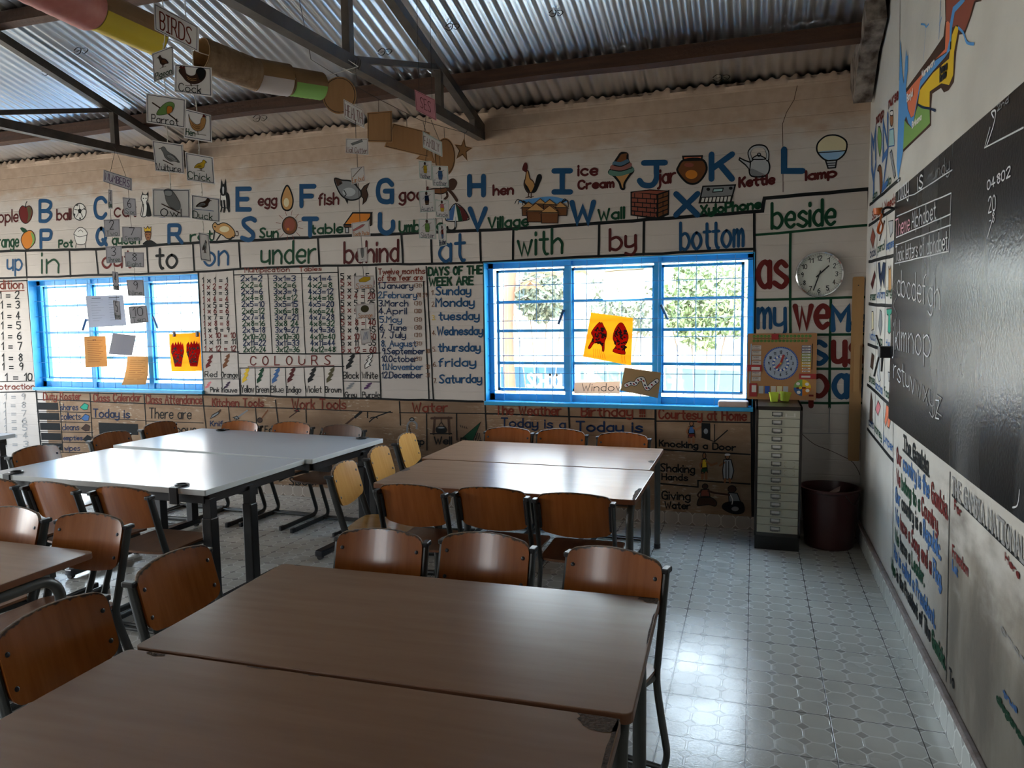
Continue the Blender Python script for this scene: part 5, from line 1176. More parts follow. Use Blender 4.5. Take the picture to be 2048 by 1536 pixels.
p.line([(920, 915), (1050, 910)], .010, 'red', 0, 4); p.area([(975+k*0+26*math.cos(t), 910+24*math.sin(t)) for k in (0,) for t in [2*PI*k2/10 for k2 in range(10)]], 'yellow', 5)
for i, c in enumerate(('lgrey', 'dblue', 'cardw', 'cream', 'lgrey')): p.area([(300 + i*100, 890), (380 + i*100, 890), (380 + i*100, 1010), (300 + i*100, 1010)], c, 0)
p.area([(1110, 1015), (1185, 1015), (1185, 1045), (1110, 1045)], 'red', 0)
p.build('calendar_lettering', root)
M_RED = mat('red_plastic', (0.36, 0.03, 0.03), 0.4)
def slider(nm, x0, y0, x1, y1, win=None):
    a, b = c_(x0, y1), c_(x1, y0); s_ = MB().box((a[0], -.014, a[1]), (b[0], -.0085, b[1])).build(nm, M_RED, root, bevel=.001)
    if win: a, b = c_(win[0], win[3]), c_(win[1], win[2]); MB().box((a[0], -.0146, a[1]), (b[0], -.0138, b[1])).build('slider_window', M_LBL, s_)
slider('date_slider', 495, 65, 610, 155); slider('day_slider', 105, 555, 345, 660, (175, 315, 590, 640)); slider('month_slider', 950, 690, 1220, 770, (985, 1130, 720, 750)); slider('weather_slider', 145, 850, 275, 1062, (185, 260, 880, 990))
for nm, tx, ty, w in (('minute_hand', 700, 395, .008), ('hour_hand', 575, 610, .008)):
    a, b = c_(cx, cy), c_(tx, ty); MB().tube([(a[0], -.014, a[1]), (b[0], -.014, b[1])], .0015, w, n=6, side=(0, 1, 0)).build(nm, M_RED, root)
mb = MB(); a = c_(cx, cy); mb.lathe([(0, .019), (.006, .018), (.007, .010)], (a[0], 0, a[1]), 12, axis='y'); mb.build('hand_knob', mat('yellow_knob', (0.65, 0.38, 0.03), 0.4), root)

# ---- slab of folded cloth on the sill, black handles, hooks
q = ony(1466, 805, -.02)
mb = MB(); a, b = ony(1436, 800, -.03).x, ony(1497, 800, -.03).x
mb.box((a, -.045, W2[2] + .008), (b, .045, W2[2] + .052)); tag(mb.build('sill_block', mat('pinkish_plaster', (0.50, 0.36, 0.30), 0.8, noise=(20, (0.58, 0.47, 0.42), .3, (1, 1, 1))), bevel=.012), 'pale pinkish block lying on the blue window sill', 'block')

# ---- maroon waste bin
root = empty('waste_bin', (-.206, -.225, 0), 0, 'wide maroon plastic bin in the corner behind the cabinet', 'bin'); root.scale = (.945, .945, 1)
M_BIN = mat('maroon_plastic', (0.055, 0.014, 0.014), 0.35)
mb = MB(); mb.lathe([(0, .004), (.150, .0), (.160, .01), (.186, .37), (.197, .375), (.199, .392), (.186, .394), (.181, .37), (.155, .012), (0, .010)], n=40); mb.build('bin_body', M_BIN, root, smooth=.7)
mb = MB(); mb.tube(crom([(.190*math.cos(a), -.190*math.sin(a) , .375 - .07*math.sin((a - .25)/.9*PI)) for a in [.25 + .9*k/8 for k in range(9)]], 3), .003, n=6); mb.build('bin_handle', mat('wire_handle', (0.12, 0.10, 0.10), .4, .6), root)
mb = MB(); mb.add([(-.07, -.165, .36), (.04, -.172, .40), (.05, -.12, .425), (-.03, -.08, .36)], [(0, 1, 2, 3)]); mb.prism([(-.05, -.15), (.05, -.16), (.07, -.11), (-.04, -.09)], .004, lambda u, v, d: Vector((u, v, .345 + u*.1 + d)))
o = tag(mb.build('waste_paper', mat('crumpled_paper', (0.25, 0.17, 0.15), .8)), 'scrap of paper sticking up inside the maroon bin', 'paper'); o.location = (-.206, -.225, 0)

# ---- hook with orange cord and black bracket at the edge of the board
q = onx(1784, 424, -.03)
root = empty('orange_hook', q, 0, 'orange plastic clip hanging on a black hook at the upper board corner', 'hook'); root.scale = (.7, .7, .7)
M_OR = mat('orange_plastic', (0.55, 0.12, 0.015), .35)
MB().tube(crom([(.028, 0, .02), (-.03, 0, .035), (-.06, .005, .02), (-.062, .005, -.01), (-.04, 0, -.02)], 4), .009, n=8).build('hook', M_BLACK, root, smooth=.7)
mb = MB(); mb.lathe([(.030, 0), (.034, .045), (.031, .045), (.027, .003), (0, .002)], (-.085, .06, -.005), 14); mb.build('cup', M_OR, root, smooth=.7)
MB().tube(crom([(-.055, .01, .01), (-.075, -.005, -.05), (-.06, -.012, -.10), (-.07, .015, -.15), (-.085, .035, -.125), (-.07, .02, -.06)], 5), .011, .006, n=8).build('strap', M_OR, root, smooth=.7)
q = onx(1778, 704, -.03)
root = empty('board_bracket', q, 0, 'black bracket with loose prongs at the lower board edge', 'bracket')
mb = MB(); mb.box((-.050, -.03, -.03), (.028, .035, .03)); mb.build('bracket_body', M_BLACK, root, bevel=.008)
for a, b in (((-.04, .02, .03), (-.055, .055, .085)), ((-.03, 0, -.03), (-.035, -.01, -.10)), ((-.045, .01, -.02), (-.06, .05, -.13))): MB().tube([a, b], .006, n=6).build('prong', M_BLACK, root)
# ================================================================ hanging teaching mobiles
FH = Vector((FW.x, FW.y, 0)).normalized()
def onD(x, y, D):
    d = ray(x, y); return CAMC + d * (D / d.dot(FH))
M_CARD = mat('white_card', (0.90, 0.87, 0.87), 0.7); M_CARDG = mat('grey_card', (0.50, 0.48, 0.52), 0.7); M_STR = mat('white_string', (0.75, 0.72, 0.66), 0.8); M_STRB = mat('dark_string', (0.02, 0.018, 0.016), 0.8)
M_PINK = mat('pink_card', (0.72, 0.30, 0.36), 0.7); M_BCARD = mat('corrugated_cardboard', (0.42, 0.225, 0.095), 0.8, noise=(60, (0.36, 0.185, 0.075), .3, (1, 1, .1))); M_BEDGE = mat('cardboard_edge', (0.45, 0.29, 0.15), 0.9)
def card(root, name, q, D, paint=None, m=None, base=None, border=None, th=0.0012, label=None, bw_=.0016):
    """a flat card given by its four corners (from top left, clockwise) on an upright plane D metres away"""
    P3 = [onD(x, y, D) - base for x, y in q]; TL, TR, BR, BL = P3
    nrm = (TR - TL).cross(BL - TL).normalized()
    if nrm.dot(FH) > 0: nrm = -nrm
    mb = MB(); mb.add([p for p in P3] + [p - nrm * th for p in P3], [(0,1,2,3), (7,6,5,4)] + [(i, i+4, (i+1) % 4 + 4, (i+1) % 4) for i in range(4)])
    o = mb.build(name, m or M_CARD, root)
    if label: o['label'] = label
    # local metric frame: s along the top edge, h upwards
    Wd, Ht = ((TR - TL).length + (BR - BL).length) / 2, ((BL - TL).length + (BR - TR).length) / 2
    def F(u, v, d):
        a, b = u / Wd, 1 - v / Ht; return TL * (1-a) * (1-b) + TR * a * (1-b) + BR * a * b + BL * (1-a) * b + nrm * d
    p = Paint('card', lambda a, b: (Wd * a / 100, Ht * (1 - b / 100)), F, .0003)
    if border:
        p.stroke([p.P(4, 5), p.P(96, 5), p.P(96, 95), p.P(4, 95)], bw_, border, 1, closed=True)
    if paint: paint(p)
    p.build('card_drawing', o); return o
def string(root, pts, base, m, r=.0011, knots=(), name='string'):
    mb = MB(); P = [Vector(q) - base for q in pts]; mb.tube(P, r, n=5)
    for k in knots: mb.lathe([(0, -.004), (.003, 0), (0, .004)], Vector(k) - base, 6)
    return mb.build(name, m, root)
def up_to_roof(q): return Vector((q.x, q.y, roof_z(q.y) - .01))
T = lambda s, x0, yb, x1, yt, c='black', w=.002, cap=1, yb2=None: (lambda p: p.text(s, x0, yb, x1, yt, c, w, yb2, cap, sm=3))
A_ = lambda pts, c, oc='black', ow=.001, cv=4, lv=0: (lambda p: p.area(pts, c, lv, oc, ow, cv))
S_ = lambda pts, w, c, cv=4, lv=4: (lambda p: p.line(pts, w, c, cv, lv))
def mix(*fs):
    def g(p):
        for f in fs: f(p)
    return g
def bird(cx, cy, s, body, wing=None, legs=True, flip=1):
    X = lambda q: [(cx + flip * s * a, cy + s * b) for a, b in q]
    fs = [A_(X([(-1, .55), (-.5, -.1), (0, -.35), (.35, -.6), (.55, -.95), (.85, -.9), (.95, -.65), (.75, -.3), (.6, .2), (.1, .55), (-.4, .5)]), body), S_(X([(.95, -.75), (1.15, -.66)]), .0022, 'dbrown', 0)]
    if wing: fs.append(A_(X([(-.8, .5), (-.3, -.05), (.25, -.15), (.3, .15), (-.2, .42)]), wing, 'dbrown', .0008, 4, 2))
    for k in range(3): fs.append(S_(X([(-.6 + .2*k, .35), (.1 + .1*k, .0 + .1*k)]), .0008, 'dbrown', 0, 5))
    if legs: fs += [S_(X([(0, .5), (0, .9)]), .0018, 'dbrown', 0), S_(X([(.2, .5), (.22, .9)]), .0018, 'dbrown', 0), S_(X([(-.5, .92), (.7, .9)]), .0012, 'olive', 0)]
    return mix(*fs)

D = 2.26; b = onD(352, 57, D)
root = empty('bird_mobile', b, 0, 'hanging mobile of white bird cards on two white strings', 'mobile')
card(root, 'title_card', [(307,5),(398,54),(397,104),(309,59)], D, T('BIRDS', 14, 86, 84, 22, 'rust', .004), base=b, border='navy', label='title card with red capitals')
tail = [(4,40),(16,36),(30,52)]
cards = [('pigeon_card', [(304,107),(346,91),(348,150),(308,165)], mix(bird(52, 40, 24, 'dbrown', 'brown', flip=-1), T('Pigeon', 12, 92, 90, 72, 'green', .0022))),
 ('cock_card', [(349,128),(423,135),(425,194),(349,184)], mix(A_([(12,24),(18,12),(28,14),(32,30),(44,36),(56,30),(60,12),(72,4),(84,14),(82,36),(70,54),(52,64),(34,58),(22,42)], 'dbrown'), A_([(60,14),(72,5),(82,14),(80,36),(70,48),(64,34)], 'black', 'black', .001, 4, 2), A_([(13,14),(17,4),(23,9),(28,4),(29,15),(20,12)], 'red', 'dbrown', .0008, 0, 2), S_([(34,40),(46,48),(60,44)], .0012, 'tan', 4, 6), S_([(36,48),(48,54),(60,50)], .0012, 'tan', 4, 6), S_([(46,62),(47,72)], .002, 'dbrown', 0), S_([(42,60),(44,70)], .002, 'dbrown'), S_([(30,72),(66,68)], .0015, 'olive', 0), T('Cock', 12, 94, 70, 66, 'black', .0022))),
 ('parrot_card', [(292,186),(372,198),(371,257),(293,245)], mix(S_([(16,30),(50,54),(76,76)], .004, 'dbrown', 0, 0), A_([(26,66),(36,42),(52,22),(66,18),(72,28),(66,48),(54,60),(36,68)], 'lgreen'), A_([(54,36),(66,34),(66,50),(54,60)], 'orange', 'dbrown', .0008, 4, 2), T('Parrot', 14, 95, 82, 70, 'black', .0022))),
 ('hen_card', [(370,217),(422,230),(424,285),(368,276)], mix(A_([(14,16),(24,36),(42,46),(58,40),(62,24),(70,14),(80,20),(78,36),(72,52),(58,66),(40,68),(24,54)], 'tan'), A_([(68,14),(72,4),(78,8),(82,14)], 'red', 'dbrown', .0008, 0, 2), S_([(30,44),(44,54),(60,52)], .0012, 'dbrown', 4, 5), S_([(30,52),(44,60),(58,58)], .0012, 'dbrown', 4, 5), S_([(50,68),(52,80)], .002, 'dbrown'), S_([(36,80),(80,78)], .0015, 'olive', 0), T('Hen', 8, 88, 40, 66, 'green', .0022))),
 ('vulture_card', [(304,280),(366,289),(369,348),(311,342)], mix(bird(56, 46, 30, 'grey', 'lgrey', legs=False, flip=-1), S_([(32,62),(64,74)], .003, 'dbrown', 0), T('Vulture', 6, 96, 88, 74, 'black', .0022))),
 ('chick_card', [(370,304),(426,314),(430,369),(374,361)], mix(bird(52, 38, 22, 'yellow', None), T('Chick', 6, 92, 84, 66, 'green', .0022))),
 ('owl_card', [(304,377),(380,378),(381,436),(305,434)], mix(A_([(32,6),(44,0),(54,8),(66,30),(74,54),(70,74),(50,66),(38,46),(34,24)], 'grey'), A_([(34,8),(52,8),(52,24),(36,24)], 'lgrey', 'black', .0008, 4, 2), S_([(26,54),(74,84)], .003, 'dbrown', 0), T('Owl', 22, 96, 76, 70, 'black', .0025))),
 ('duck_card', [(383,389),(439,397),(440,445),(383,438)], mix(bird(42, 32, 26, 'dbrown', 'grey', legs=False), S_([(10,58),(80,56)], .0016, 'mid', 0), T('Duck', 6, 94, 74, 66, 'green', .0022))),
 ('turkey_card', [(397,464),(417,468),(422,524),(402,521)], mix(bird(50, 48, 24, 'lgrey', 'grey')))]
for nm, q, pf in cards: card(root, nm, q, D + (.012 if nm in ('cock_card','hen_card','chick_card','duck_card','turkey_card') else 0), pf, base=b, border='navy')
for pts in ([(330,64),(326,99)], [(328,158),(331,190)], [(333,252),(335,285)], [(339,345),(341,378)], [(384,98),(386,131)], [(388,190),(394,222)], [(397,281),(398,309)], [(402,366),(404,392)], [(405,442),(407,466)]):
    a, c = onD(*pts[0], D + .004), onD(*pts[1], D + .004); string(root, [a, (a + c)/2 + Vector((.002, 0, 0)), c], b, M_STR, .0014, [(a*.3 + c*.7)])
for x, y in ((326, 15), (372, 41)): a = onD(x, y, D); string(root, [a, up_to_roof(a)], b, M_STR, .0014)

D = 5.72; b = onD(231, 300, D)
root = empty('number_mobile', b, 0, 'hanging mobile of small grey number cards in front of the far window', 'mobile')
card(root, 'title_card', [(207,339),(264,357),(264,382),(206,363)], D, T('NUMBERS', 8, 78, 92, 22, 'violet', .005), m=M_CARDG, base=b, border='black', bw_=.003)
def num(n, s, q): card(root, 'number_card', q, D, mix(T(n, 50 - 14*len(n), 58, 50 + 12*len(n), 8, 'black', .0045), T(s, 12, 92, 86, 66, 'green', .003)), m=M_CARDG, base=b, border='black', bw_=.002)
for n_, s_, q in [('1','One',[(217,378),(224,380),(225,417),(217,418)]),('2','Two',[(207,439),(239,438),(240,473),(210,474)]),('3','Three',[(211,493),(243,491),(244,525),(213,527)]),('4','Four',[(224,542),(236,544),(239,581),(227,580)]),('5','Five',[(226,600),(239,602),(242,640),(230,639)]),
                  ('6','Six',[(245,394),(271,397),(273,432),(248,428)]),('7','Seven',[(244,453),(284,454),(284,481),(245,483)]),('8','Eight',[(249,504),(288,505),(288,535),(251,534)]),('9','Nine',[(253,560),(287,560),(289,592),(256,592)]),('10','Ten',[(257,613),(293,611),(297,644),(261,648)])]: num(n_, s_, q)
for pts in ([(219,366),(220,378)], [(221,418),(222,439)], [(225,474),(227,493)], [(228,527),(230,543)], [(232,581),(233,601)], [(256,378),(258,396)], [(260,430),(263,454)], [(265,482),(268,505)], [(269,535),(270,560)], [(272,592),(274,612)]): string(root, [onD(*pts[0], D), onD(*pts[1], D)], b, M_STRB, .0013)
ap = onD(231, 297, D)
for x, y in ((221, 343), (252, 353)): string(root, [onD(x, y, D), ap], b, M_STRB, .0014)
string(root, [ap, Vector((-5.44, -.84, 2.90))], b, M_STRB, .0014)

D = 3.86; b = onD(712, 200, D)
root = empty('health_mobile', b, 0, 'hanging mobile of toiletry cards lettered in red below the cardboard disc', 'mobile')
card(root, 'title_card', [(687,198),(726,219),(729,257),(688,236)], D, T('HEALTH', 8, 82, 92, 22, 'red', .003), base=b, border='rust')
for nm, q, pf in [('nail_cutter_card', [(692,277),(736,277),(737,310),(691,306)], mix(A_([(22,34),(72,6),(76,20),(30,46)], 'grey', cv=0), T('Nail Cutter', 6, 92, 94, 58, 'rust', .002))),
 ('ear_bud_card', [(701,337),(728,332),(731,362),(703,369)], mix(S_([(14,56),(80,8)], .003, 'dbrown', 0), T('Ear-bud', 8, 92, 90, 62, 'orange', .002))),
 ('tooth_paste_card', [(703,446),(738,441),(741,471),(704,474)], mix(A_([(6,50),(60,20),(76,22),(62,36),(10,62)], 'pink', 'dbrown', .0012, 0), T('Tooth Paste', 8, 94, 94, 68, 'orange', .002))),
 ('comb_card', [(714,496),(734,494),(735,523),(717,524)], mix(A_([(36,10),(64,8),(60,60),(40,70)], 'grey'), S_([(30,86),(70,84)], .0015, 'grey', 0))),
 ('soap_card', [(707,552),(748,551),(748,577),(708,579)], mix(A_([(26,30),(50,8),(82,10),(82,30),(60,48),(28,46)], 'yellow', 'brown', .0014, 0), T('Soap', 10, 92, 90, 58, 'orange', .0022))),
 ('sponge_card', [(710,609),(750,606),(751,636),(712,638)], mix(A_(ell(48, 34, 20, 24), 'olive', 'dbrown'), T('Sponge', 14, 92, 84, 64, 'orange', .0022))),
 ('towel_card', [(720,661),(740,656),(743,685),(723,690)], mix(*[S_([(20 + 14*k, 70), (44 + 12*k, 20)], .0018, 'mid', 0) for k in range(4)]))]: card(root, nm, q, D, pf, base=b, border='rust', bw_=.0012)
for pts in ([(711,240),(712,277)], [(714,308),(715,335)], [(717,366),(720,444)], [(722,472),(724,495)], [(725,523),(727,552)], [(728,578),(730,608)], [(731,637),(732,660)]): string(root, [onD(*pts[0], D), onD(*pts[1], D)], b, M_STRB, .0014)
a = onD(714, 212, D); string(root, [a, Vector((a.x, a.y, 2.84)), Vector((-2.69, -1.95, 2.84))], b, M_STRB, .0012)

D = 4.40; b = onD(850, 205, D)
root = empty('family_mobile', b, 0, 'hanging mobile with a pink title card above drawings of relatives', 'mobile')
card(root, 'title_card', [(829,179),(870,199),(873,242),(832,220)], D, T('SES', 24, 74, 76, 24, 'maroon', .0035), m=M_PINK, base=b, border='maroon', label='pink title card')
card(root, 'subtitle_card', [(845,262),(884,284),(885,314),(846,295)], D + .03, T('FAMILY', 6, 78, 84, 26, 'red', .003), base=b, border='teal')
def fam(nm, word, q, top, bot):
    card(root, nm, q, D + .02, mix(A_(ell(48, 14, 7, 8), 'dbrown'), A_([(38,24),(60,24),(64,46),(36,46)], top, 'black', .0008, 0), A_([(36,46),(64,46),(60,66),(40,66)], bot, 'black', .0008, 0), S_([(38,28),(24,40)], .002, 'dbrown', 0), S_([(60,28),(74,20)], .002, 'dbrown', 0), S_([(20,62),(84,56)], .001, 'tan', 0), T(word, 10, 94, 88, 70, 'navy', .0022)), base=b, border='teal', bw_=.0014)
for a in [('mother_card','Mother',[(837,322),(863,322),(864,361),(839,357)],'yellow','yellow'),('father_card','Father',[(864,331),(896,332),(898,375),(865,372)],'mid','mid'),('aunt_card','Aunt',[(837,382),(869,379),(870,424),(840,426)],'navy','dbrown'),('uncle_card','Uncle',[(870,398),(898,400),(899,437),(871,434)],'pink','yellow'),('sister_card','Sister',[(837,437),(871,437),(873,479),(838,477)],'lgreen','lgreen'),('brother_card','Brother',[(876,450),(892,447),(894,490),(878,494)],'red','mid')]: fam(*a)
for pts in ([(852,234),(848,264)], [(862,240),(879,282)], [(854,299),(851,322)], [(879,312),(880,332)], [(852,360),(853,381)], [(881,374),(883,399)], [(854,425),(854,438)], [(884,436),(885,449)]): string(root, [onD(*pts[0], D + .02), onD(*pts[1], D + .02)], b, M_STRB, .0014)
for x, y in ((838, 185), (864, 197)): a = onD(x, y, D); string(root, [a, up_to_roof(a)], b, M_STRB, .0012)

# ---- cardboard shapes on a wire
wire = [onD(622, 119, 3.95), onD(675, 152, 4.2), onD(757, 198, 4.45), onD(812, 226, 4.55), onD(840, 240, 4.62), onD(887, 254, 4.72), onD(932, 266, 4.86), Vector((-2.69, -.27, 2.90))]
tag(MB().tube([up_to_roof(onD(560, 78, 3.70))] + wire, .0016, n=5).build('hanging_wire', M_STRB), 'thin dark wire that carries the cardboard shapes', 'wire')
def shape(nm, label, outline, D, hook, inner):
    pts = [onD(x, y, D) for x, y in outline]; c = sum(pts, Vector()) / len(pts); root = empty(nm, c, 0, label, 'cardboard shape', 'cardboard shapes on the wire')
    n = -FH; mb = MB(); k = len(pts); mb.add([p - c for p in pts] + [p - c + n * .005 for p in pts], [])
    mb.f += [tuple(range(k, 2*k)), tuple(range(k))[::-1]]; mb.mi += [0, 0]
    for i in range(k): mb.f.append((i, (i+1) % k, (i+1) % k + k, i + k)); mb.mi.append(1)
    o = mb.build('cardboard_sheet', [M_BCARD, M_BEDGE], root)
    cc_ = [sum(q[0] for q in outline)/k, sum(q[1] for q in outline)/k]; q2 = [onD(cc_[0] + (x - cc_[0]) * inner, cc_[1] + (y - cc_[1]) * inner, D) - c + n * .0056 for x, y in outline]
    MB().tube(q2, .0022, .0004, n=4, closed=True, side=FH.cross(Vector((0, 0, 1)))).build('drawn_border', mat('marker_brown', (.06, .03, .015), .7), o)
    h0, h1 = onD(*hook[0], D), onD(*hook[1], D); string(root, [h0 - Vector((0, 0, .004)), h1], c, M_STRB, .0016, [h0], 'hanging_string')
shape('cardboard_disc', 'brown cardboard disc hanging beside the green-wrapped tube', ell(679,191,34,37,28), 4.2, [(675,156),(673,148)], .92)
shape('cardboard_square', 'upright brown cardboard square hanging next to the disc', [(735,226),(784,222),(785,285),(735,284)], 4.45, [(757,226),(757,199)], .92)
shape('cardboard_rectangle', 'long tilted cardboard rectangle hanging between square and oval', [(786,247),(860,265),(858,315),(769,294)], 4.58, [(814,255),(813,228)], .93)
shape('cardboard_triangle', 'small cardboard triangle peeping out below the long rectangle', [(861,292),(871,327),(832,318)], 4.66, [(861,294),(846,243)], .86)
shape('cardboard_oval', 'brown cardboard oval hanging behind the family cards', ell(890,314,21,38,26), 4.74, [(889,278),(888,256)], .92)
st_ = []
for i in range(10):
    a = -PI/2 + i*PI/5 + .15; r_ = 23 if i % 2 == 0 else 9.5; st_.append((926 + r_*math.cos(a)*.85, 300 + r_*math.sin(a)*1.1))
shape('cardboard_star', 'cardboard star hanging at the end of the wire by the truss', st_, 4.84, [(929,277),(929,266)], .84)

# ---- wrapped cardboard tubes threaded on a cord
def tube_thing(label, a, b_, r, wrap, mat_body, full=False):
    A, B = onD(*a), onD(*b_); c = (A + B) / 2; root = empty('cardboard_tube', c, 0, label, 'tube', 'wrapped tubes on the cord under the roof')
    ax = (B - A).normalized(); L = (B - A).length; u = ax.cross(Vector((0, 0, 1))).normalized(); w = ax.cross(u).normalized()
    if w.z > 0: w = -w; u = -u
    def cyl(nm, m, r0, r1, t0, t1, l0, l1, par, wav=0):
        n = 28; mb = MB(); vs = []; ks = 16
        for k in range(ks + 1):
            l = l0 + (l1 - l0) * k / ks; rr = r0 + (wav * math.sin(k * 2.4) if wav else 0)
            for i in range(n + 1): t = t0 + (t1 - t0) * i / n; d = u * math.cos(t) + w * math.sin(t); vs += [ax * l + d * rr, ax * l + d * r1]
        m_ = 2 * (n + 1)
        for k in range(ks):
            for i in range(n):
                o = k*m_ + 2*i; mb.f += [(o, o+2, o+2+m_, o+m_), (o+1, o+1+m_, o+3+m_, o+3)]; mb.mi += [0, 0]
        for k in (0, ks):
            for i in range(n): o = k*m_ + 2*i; mb.f.append((o, o+1, o+3, o+2)); mb.mi.append(0)
        mb.v = [tuple(v) for v in vs]; return mb.build(nm, m, par, smooth=.8)
    t = cyl('tube_body', mat_body, r, r - .003, 0, 2*PI, -L/2, L/2, root)
    if wrap: cyl('paper_wrap', wrap, r + .0015, r + .0003, 0 if full else .25, 2*PI if full else PI - .25, -L/2 + .004, L/2 - .004, t, .0006)
M_TUBEB = mat('brown_parcel_paper', (0.25, 0.125, 0.045), .55, noise=(18, (0.33, 0.19, 0.08), .3, (1, 1, 1)), bump=(40, .3))
M_STRIPE = mat('string_wound_paper', (0.20, 0.11, 0.05), .6, noise=(40, (0.34, 0.22, 0.12), .2, (1.0, 1.0, .3)), bump=(60, .5))
tube_thing('red cardboard tube at the upper end of the cord', (30,-62,1.93), (174,12,2.18), .066, mat('red_wrap', (0.52, 0.13, 0.10), .6, noise=(30, (0.62, 0.22, 0.18), .3, (1, 1, 1))), M_TUBEB, True)
tube_thing('yellow wrapped tube between the red tube and the bird cards', (186,16,2.22), (311,72,2.42), .058, mat('yellow_wrap', (0.68, 0.50, 0.02), .6), M_TUBEB)
tube_thing('plain brown tube behind the bird title card', (402,108,2.78), (511,150,2.96), .0585, M_STRIPE, M_TUBEB, True)
tube_thing('brown tube with a white wrapped underside', (508,149,2.98), (576,160,3.08), .062, mat('white_wrap', (0.66, 0.58, 0.56), .6), M_TUBEB)
tube_thing('short tube with a lime green wrapped underside', (577,162,3.12), (641,172,3.24), .056, mat('lime_wrap', (0.27, 0.55, 0.10), .6), M_TUBEB)
cord = [onD(40, -55, 2.0), onD(186, 14, 2.22), onD(402, 106, 2.78), onD(576, 158, 3.1), onD(640, 156, 3.26), onD(716, 133, 3.80), Vector((-2.69, -1.98, 2.85))]
cord.insert(0, up_to_roof(cord[0]))
tag(MB().tube(cord, .002, n=5).build('garland_string', M_STR), 'pale cord threaded through the wrapped tubes', 'cord')

# ================================================================ papers on the windows
def sheet_(nm, label, q, col, paint, trans=.5, Y=.035, curl=0.0, cat='paper', group='papers on the window grilles'):
    P3 = [ony(x, y, Y) for x, y in q]; c = sum(P3, Vector()) / 4; TL, TR, BR, BL = [p - c for p in P3]; root = empty(nm, c, 0, label, cat, group)
    N_ = 8; mb = MB(); vs = []
    def S(a, b_): p = TL*(1-a)*(1-b_) + TR*a*(1-b_) + BR*a*b_ + BL*(1-a)*b_; return p + Vector((0, -curl * (b_ ** 3) * .04 - .006 * math.sin(a*PI) , 0))
    for th in (0, .0005):
        for j in range(N_ + 1):
            for i in range(N_ + 1): vs.append(S(i/N_, j/N_) + Vector((0, th, 0)))
    M_ = N_ + 1; fs = []
    for j in range(N_):
        for i in range(N_): o = j*M_ + i; fs += [(o, o+M_, o+M_+1, o+1), (o+M_*M_, o+1+M_*M_, o+M_+1+M_*M_, o+M_+M_*M_)]
    mb.add(vs, fs); o = mb.build('paper_sheet', paper_mat('paper_' + nm, col, trans), root, smooth=1.0)
    Wd, Ht = (TR - TL).length, (BL - TL).length
    p = Paint('pp', lambda a, b_: (Wd*a/100, Ht*(1 - b_/100)), lambda u, v, d: S(u/Wd, 1 - v/Ht) + Vector((0, -d, 0)), .0008)
    paint(p); p.build('paper_drawing', o); return root
def lines_(n, x0, x1, c='grey', w=.003): return mix(*[S_([(x0, 14 + 74*k/n), (x1 - (k % 3)*8, 14 + 74*k/n)], w, c, 0) for k in range(n)])
PM['paintred'] = paper_mat('red_print_paint', (0.26, 0.010, 0.014), .6)
fishA = [(18,62),(6,96),(14,99),(24,80),(40,76),(54,84),(58,100),(64,98),(62,70),(66,52),(64,34),(50,16),(42,6),(38,12),(34,6),(20,22),(8,46)]
def speck(x0, x1, y0, y1, n, sd):
    r_ = random.Random(sd); return mix(*[S_([(a, b_), (a + r_.uniform(-3, 3), b_ + r_.uniform(-3, 3))], .010, 'black', 0, 6) for a, b_ in [(r_.uniform(x0, x1), r_.uniform(y0, y1)) for _ in range(n)]])
def orange_fish(p):
    mp = lambda q, ox, sx: [(ox + a * sx, 14 + b_ * .66) for a, b_ in q]
    p.area(mp(fishA, 4, .60), 'paintred', 0, 'black', .004, 3); p.area(mp([(30,2),(48,2),(70,36),(66,60),(56,76),(62,98),(16,96),(26,74),(12,56),(14,28)], 52, .56), 'paintred', 0, 'black', .004, 3)
    speck(14, 40, 30, 66, 50, 3)(p); speck(62, 88, 26, 72, 50, 4)(p)
    for k in range(6): p.line([(20 + k*4, 78), (22 + k*5, 96)], .002, 'black')
    for k in range(2): p.line([(80 + k*6, 82), (82 + k*6, 97)], .002, 'black')
sheet_('orange_fish_sheet', 'orange sheet with two dark red fish prints on the near window', [(1182,625),(1266,636),(1262,731),(1166,713)], (0.88, 0.43, 0.06), orange_fish, .6)
sheet_('family_drawing_sheet', 'faded cream drawing of two figures at the top of the near window', [(1207,540),(1290,536),(1289,597),(1206,600)], (0.85, 0.82, 0.70), mix(*[mix(S_(ell(cx, 20 + o, 6, 7) + [(cx + 6, 20 + o)], .002, 'grey'), S_([(cx-7, 30+o), (cx+7, 30+o), (cx+6, 52+o), (cx-6, 52+o), (cx-7, 30+o)], .002, 'grey', 0), S_([(cx-7, 52+o), (cx+7, 52+o), (cx+7, 64+o), (cx-7, 64+o), (cx-7, 52+o)], .003, c, 0), S_([(cx-3, 64+o), (cx-3, 80+o)], .003, 'grey', 0), S_([(cx+3, 64+o), (cx+3, 80+o)], .003, 'grey', 0)) for cx, o, c in ((27, 2, 'cyan'), (42, 10, 'cream'))], S_([(52,44),(58,40),(58,48),(52,46)], .002, 'tan'), S_([(74,44),(80,40),(82,48),(76,47)], .002, 'tan'), S_([(4,6),(50,4),(96,3)], .004, 'tan', 0)), .75)
sheet_('window_word_sheet', 'beige strip with the word Window at the bottom of the near window', [(1149,765),(1240,763),(1239,787),(1148,787)], (0.62, 0.48, 0.38), T('Window', 18, 78, 108, 12, 'black', .005), .55)
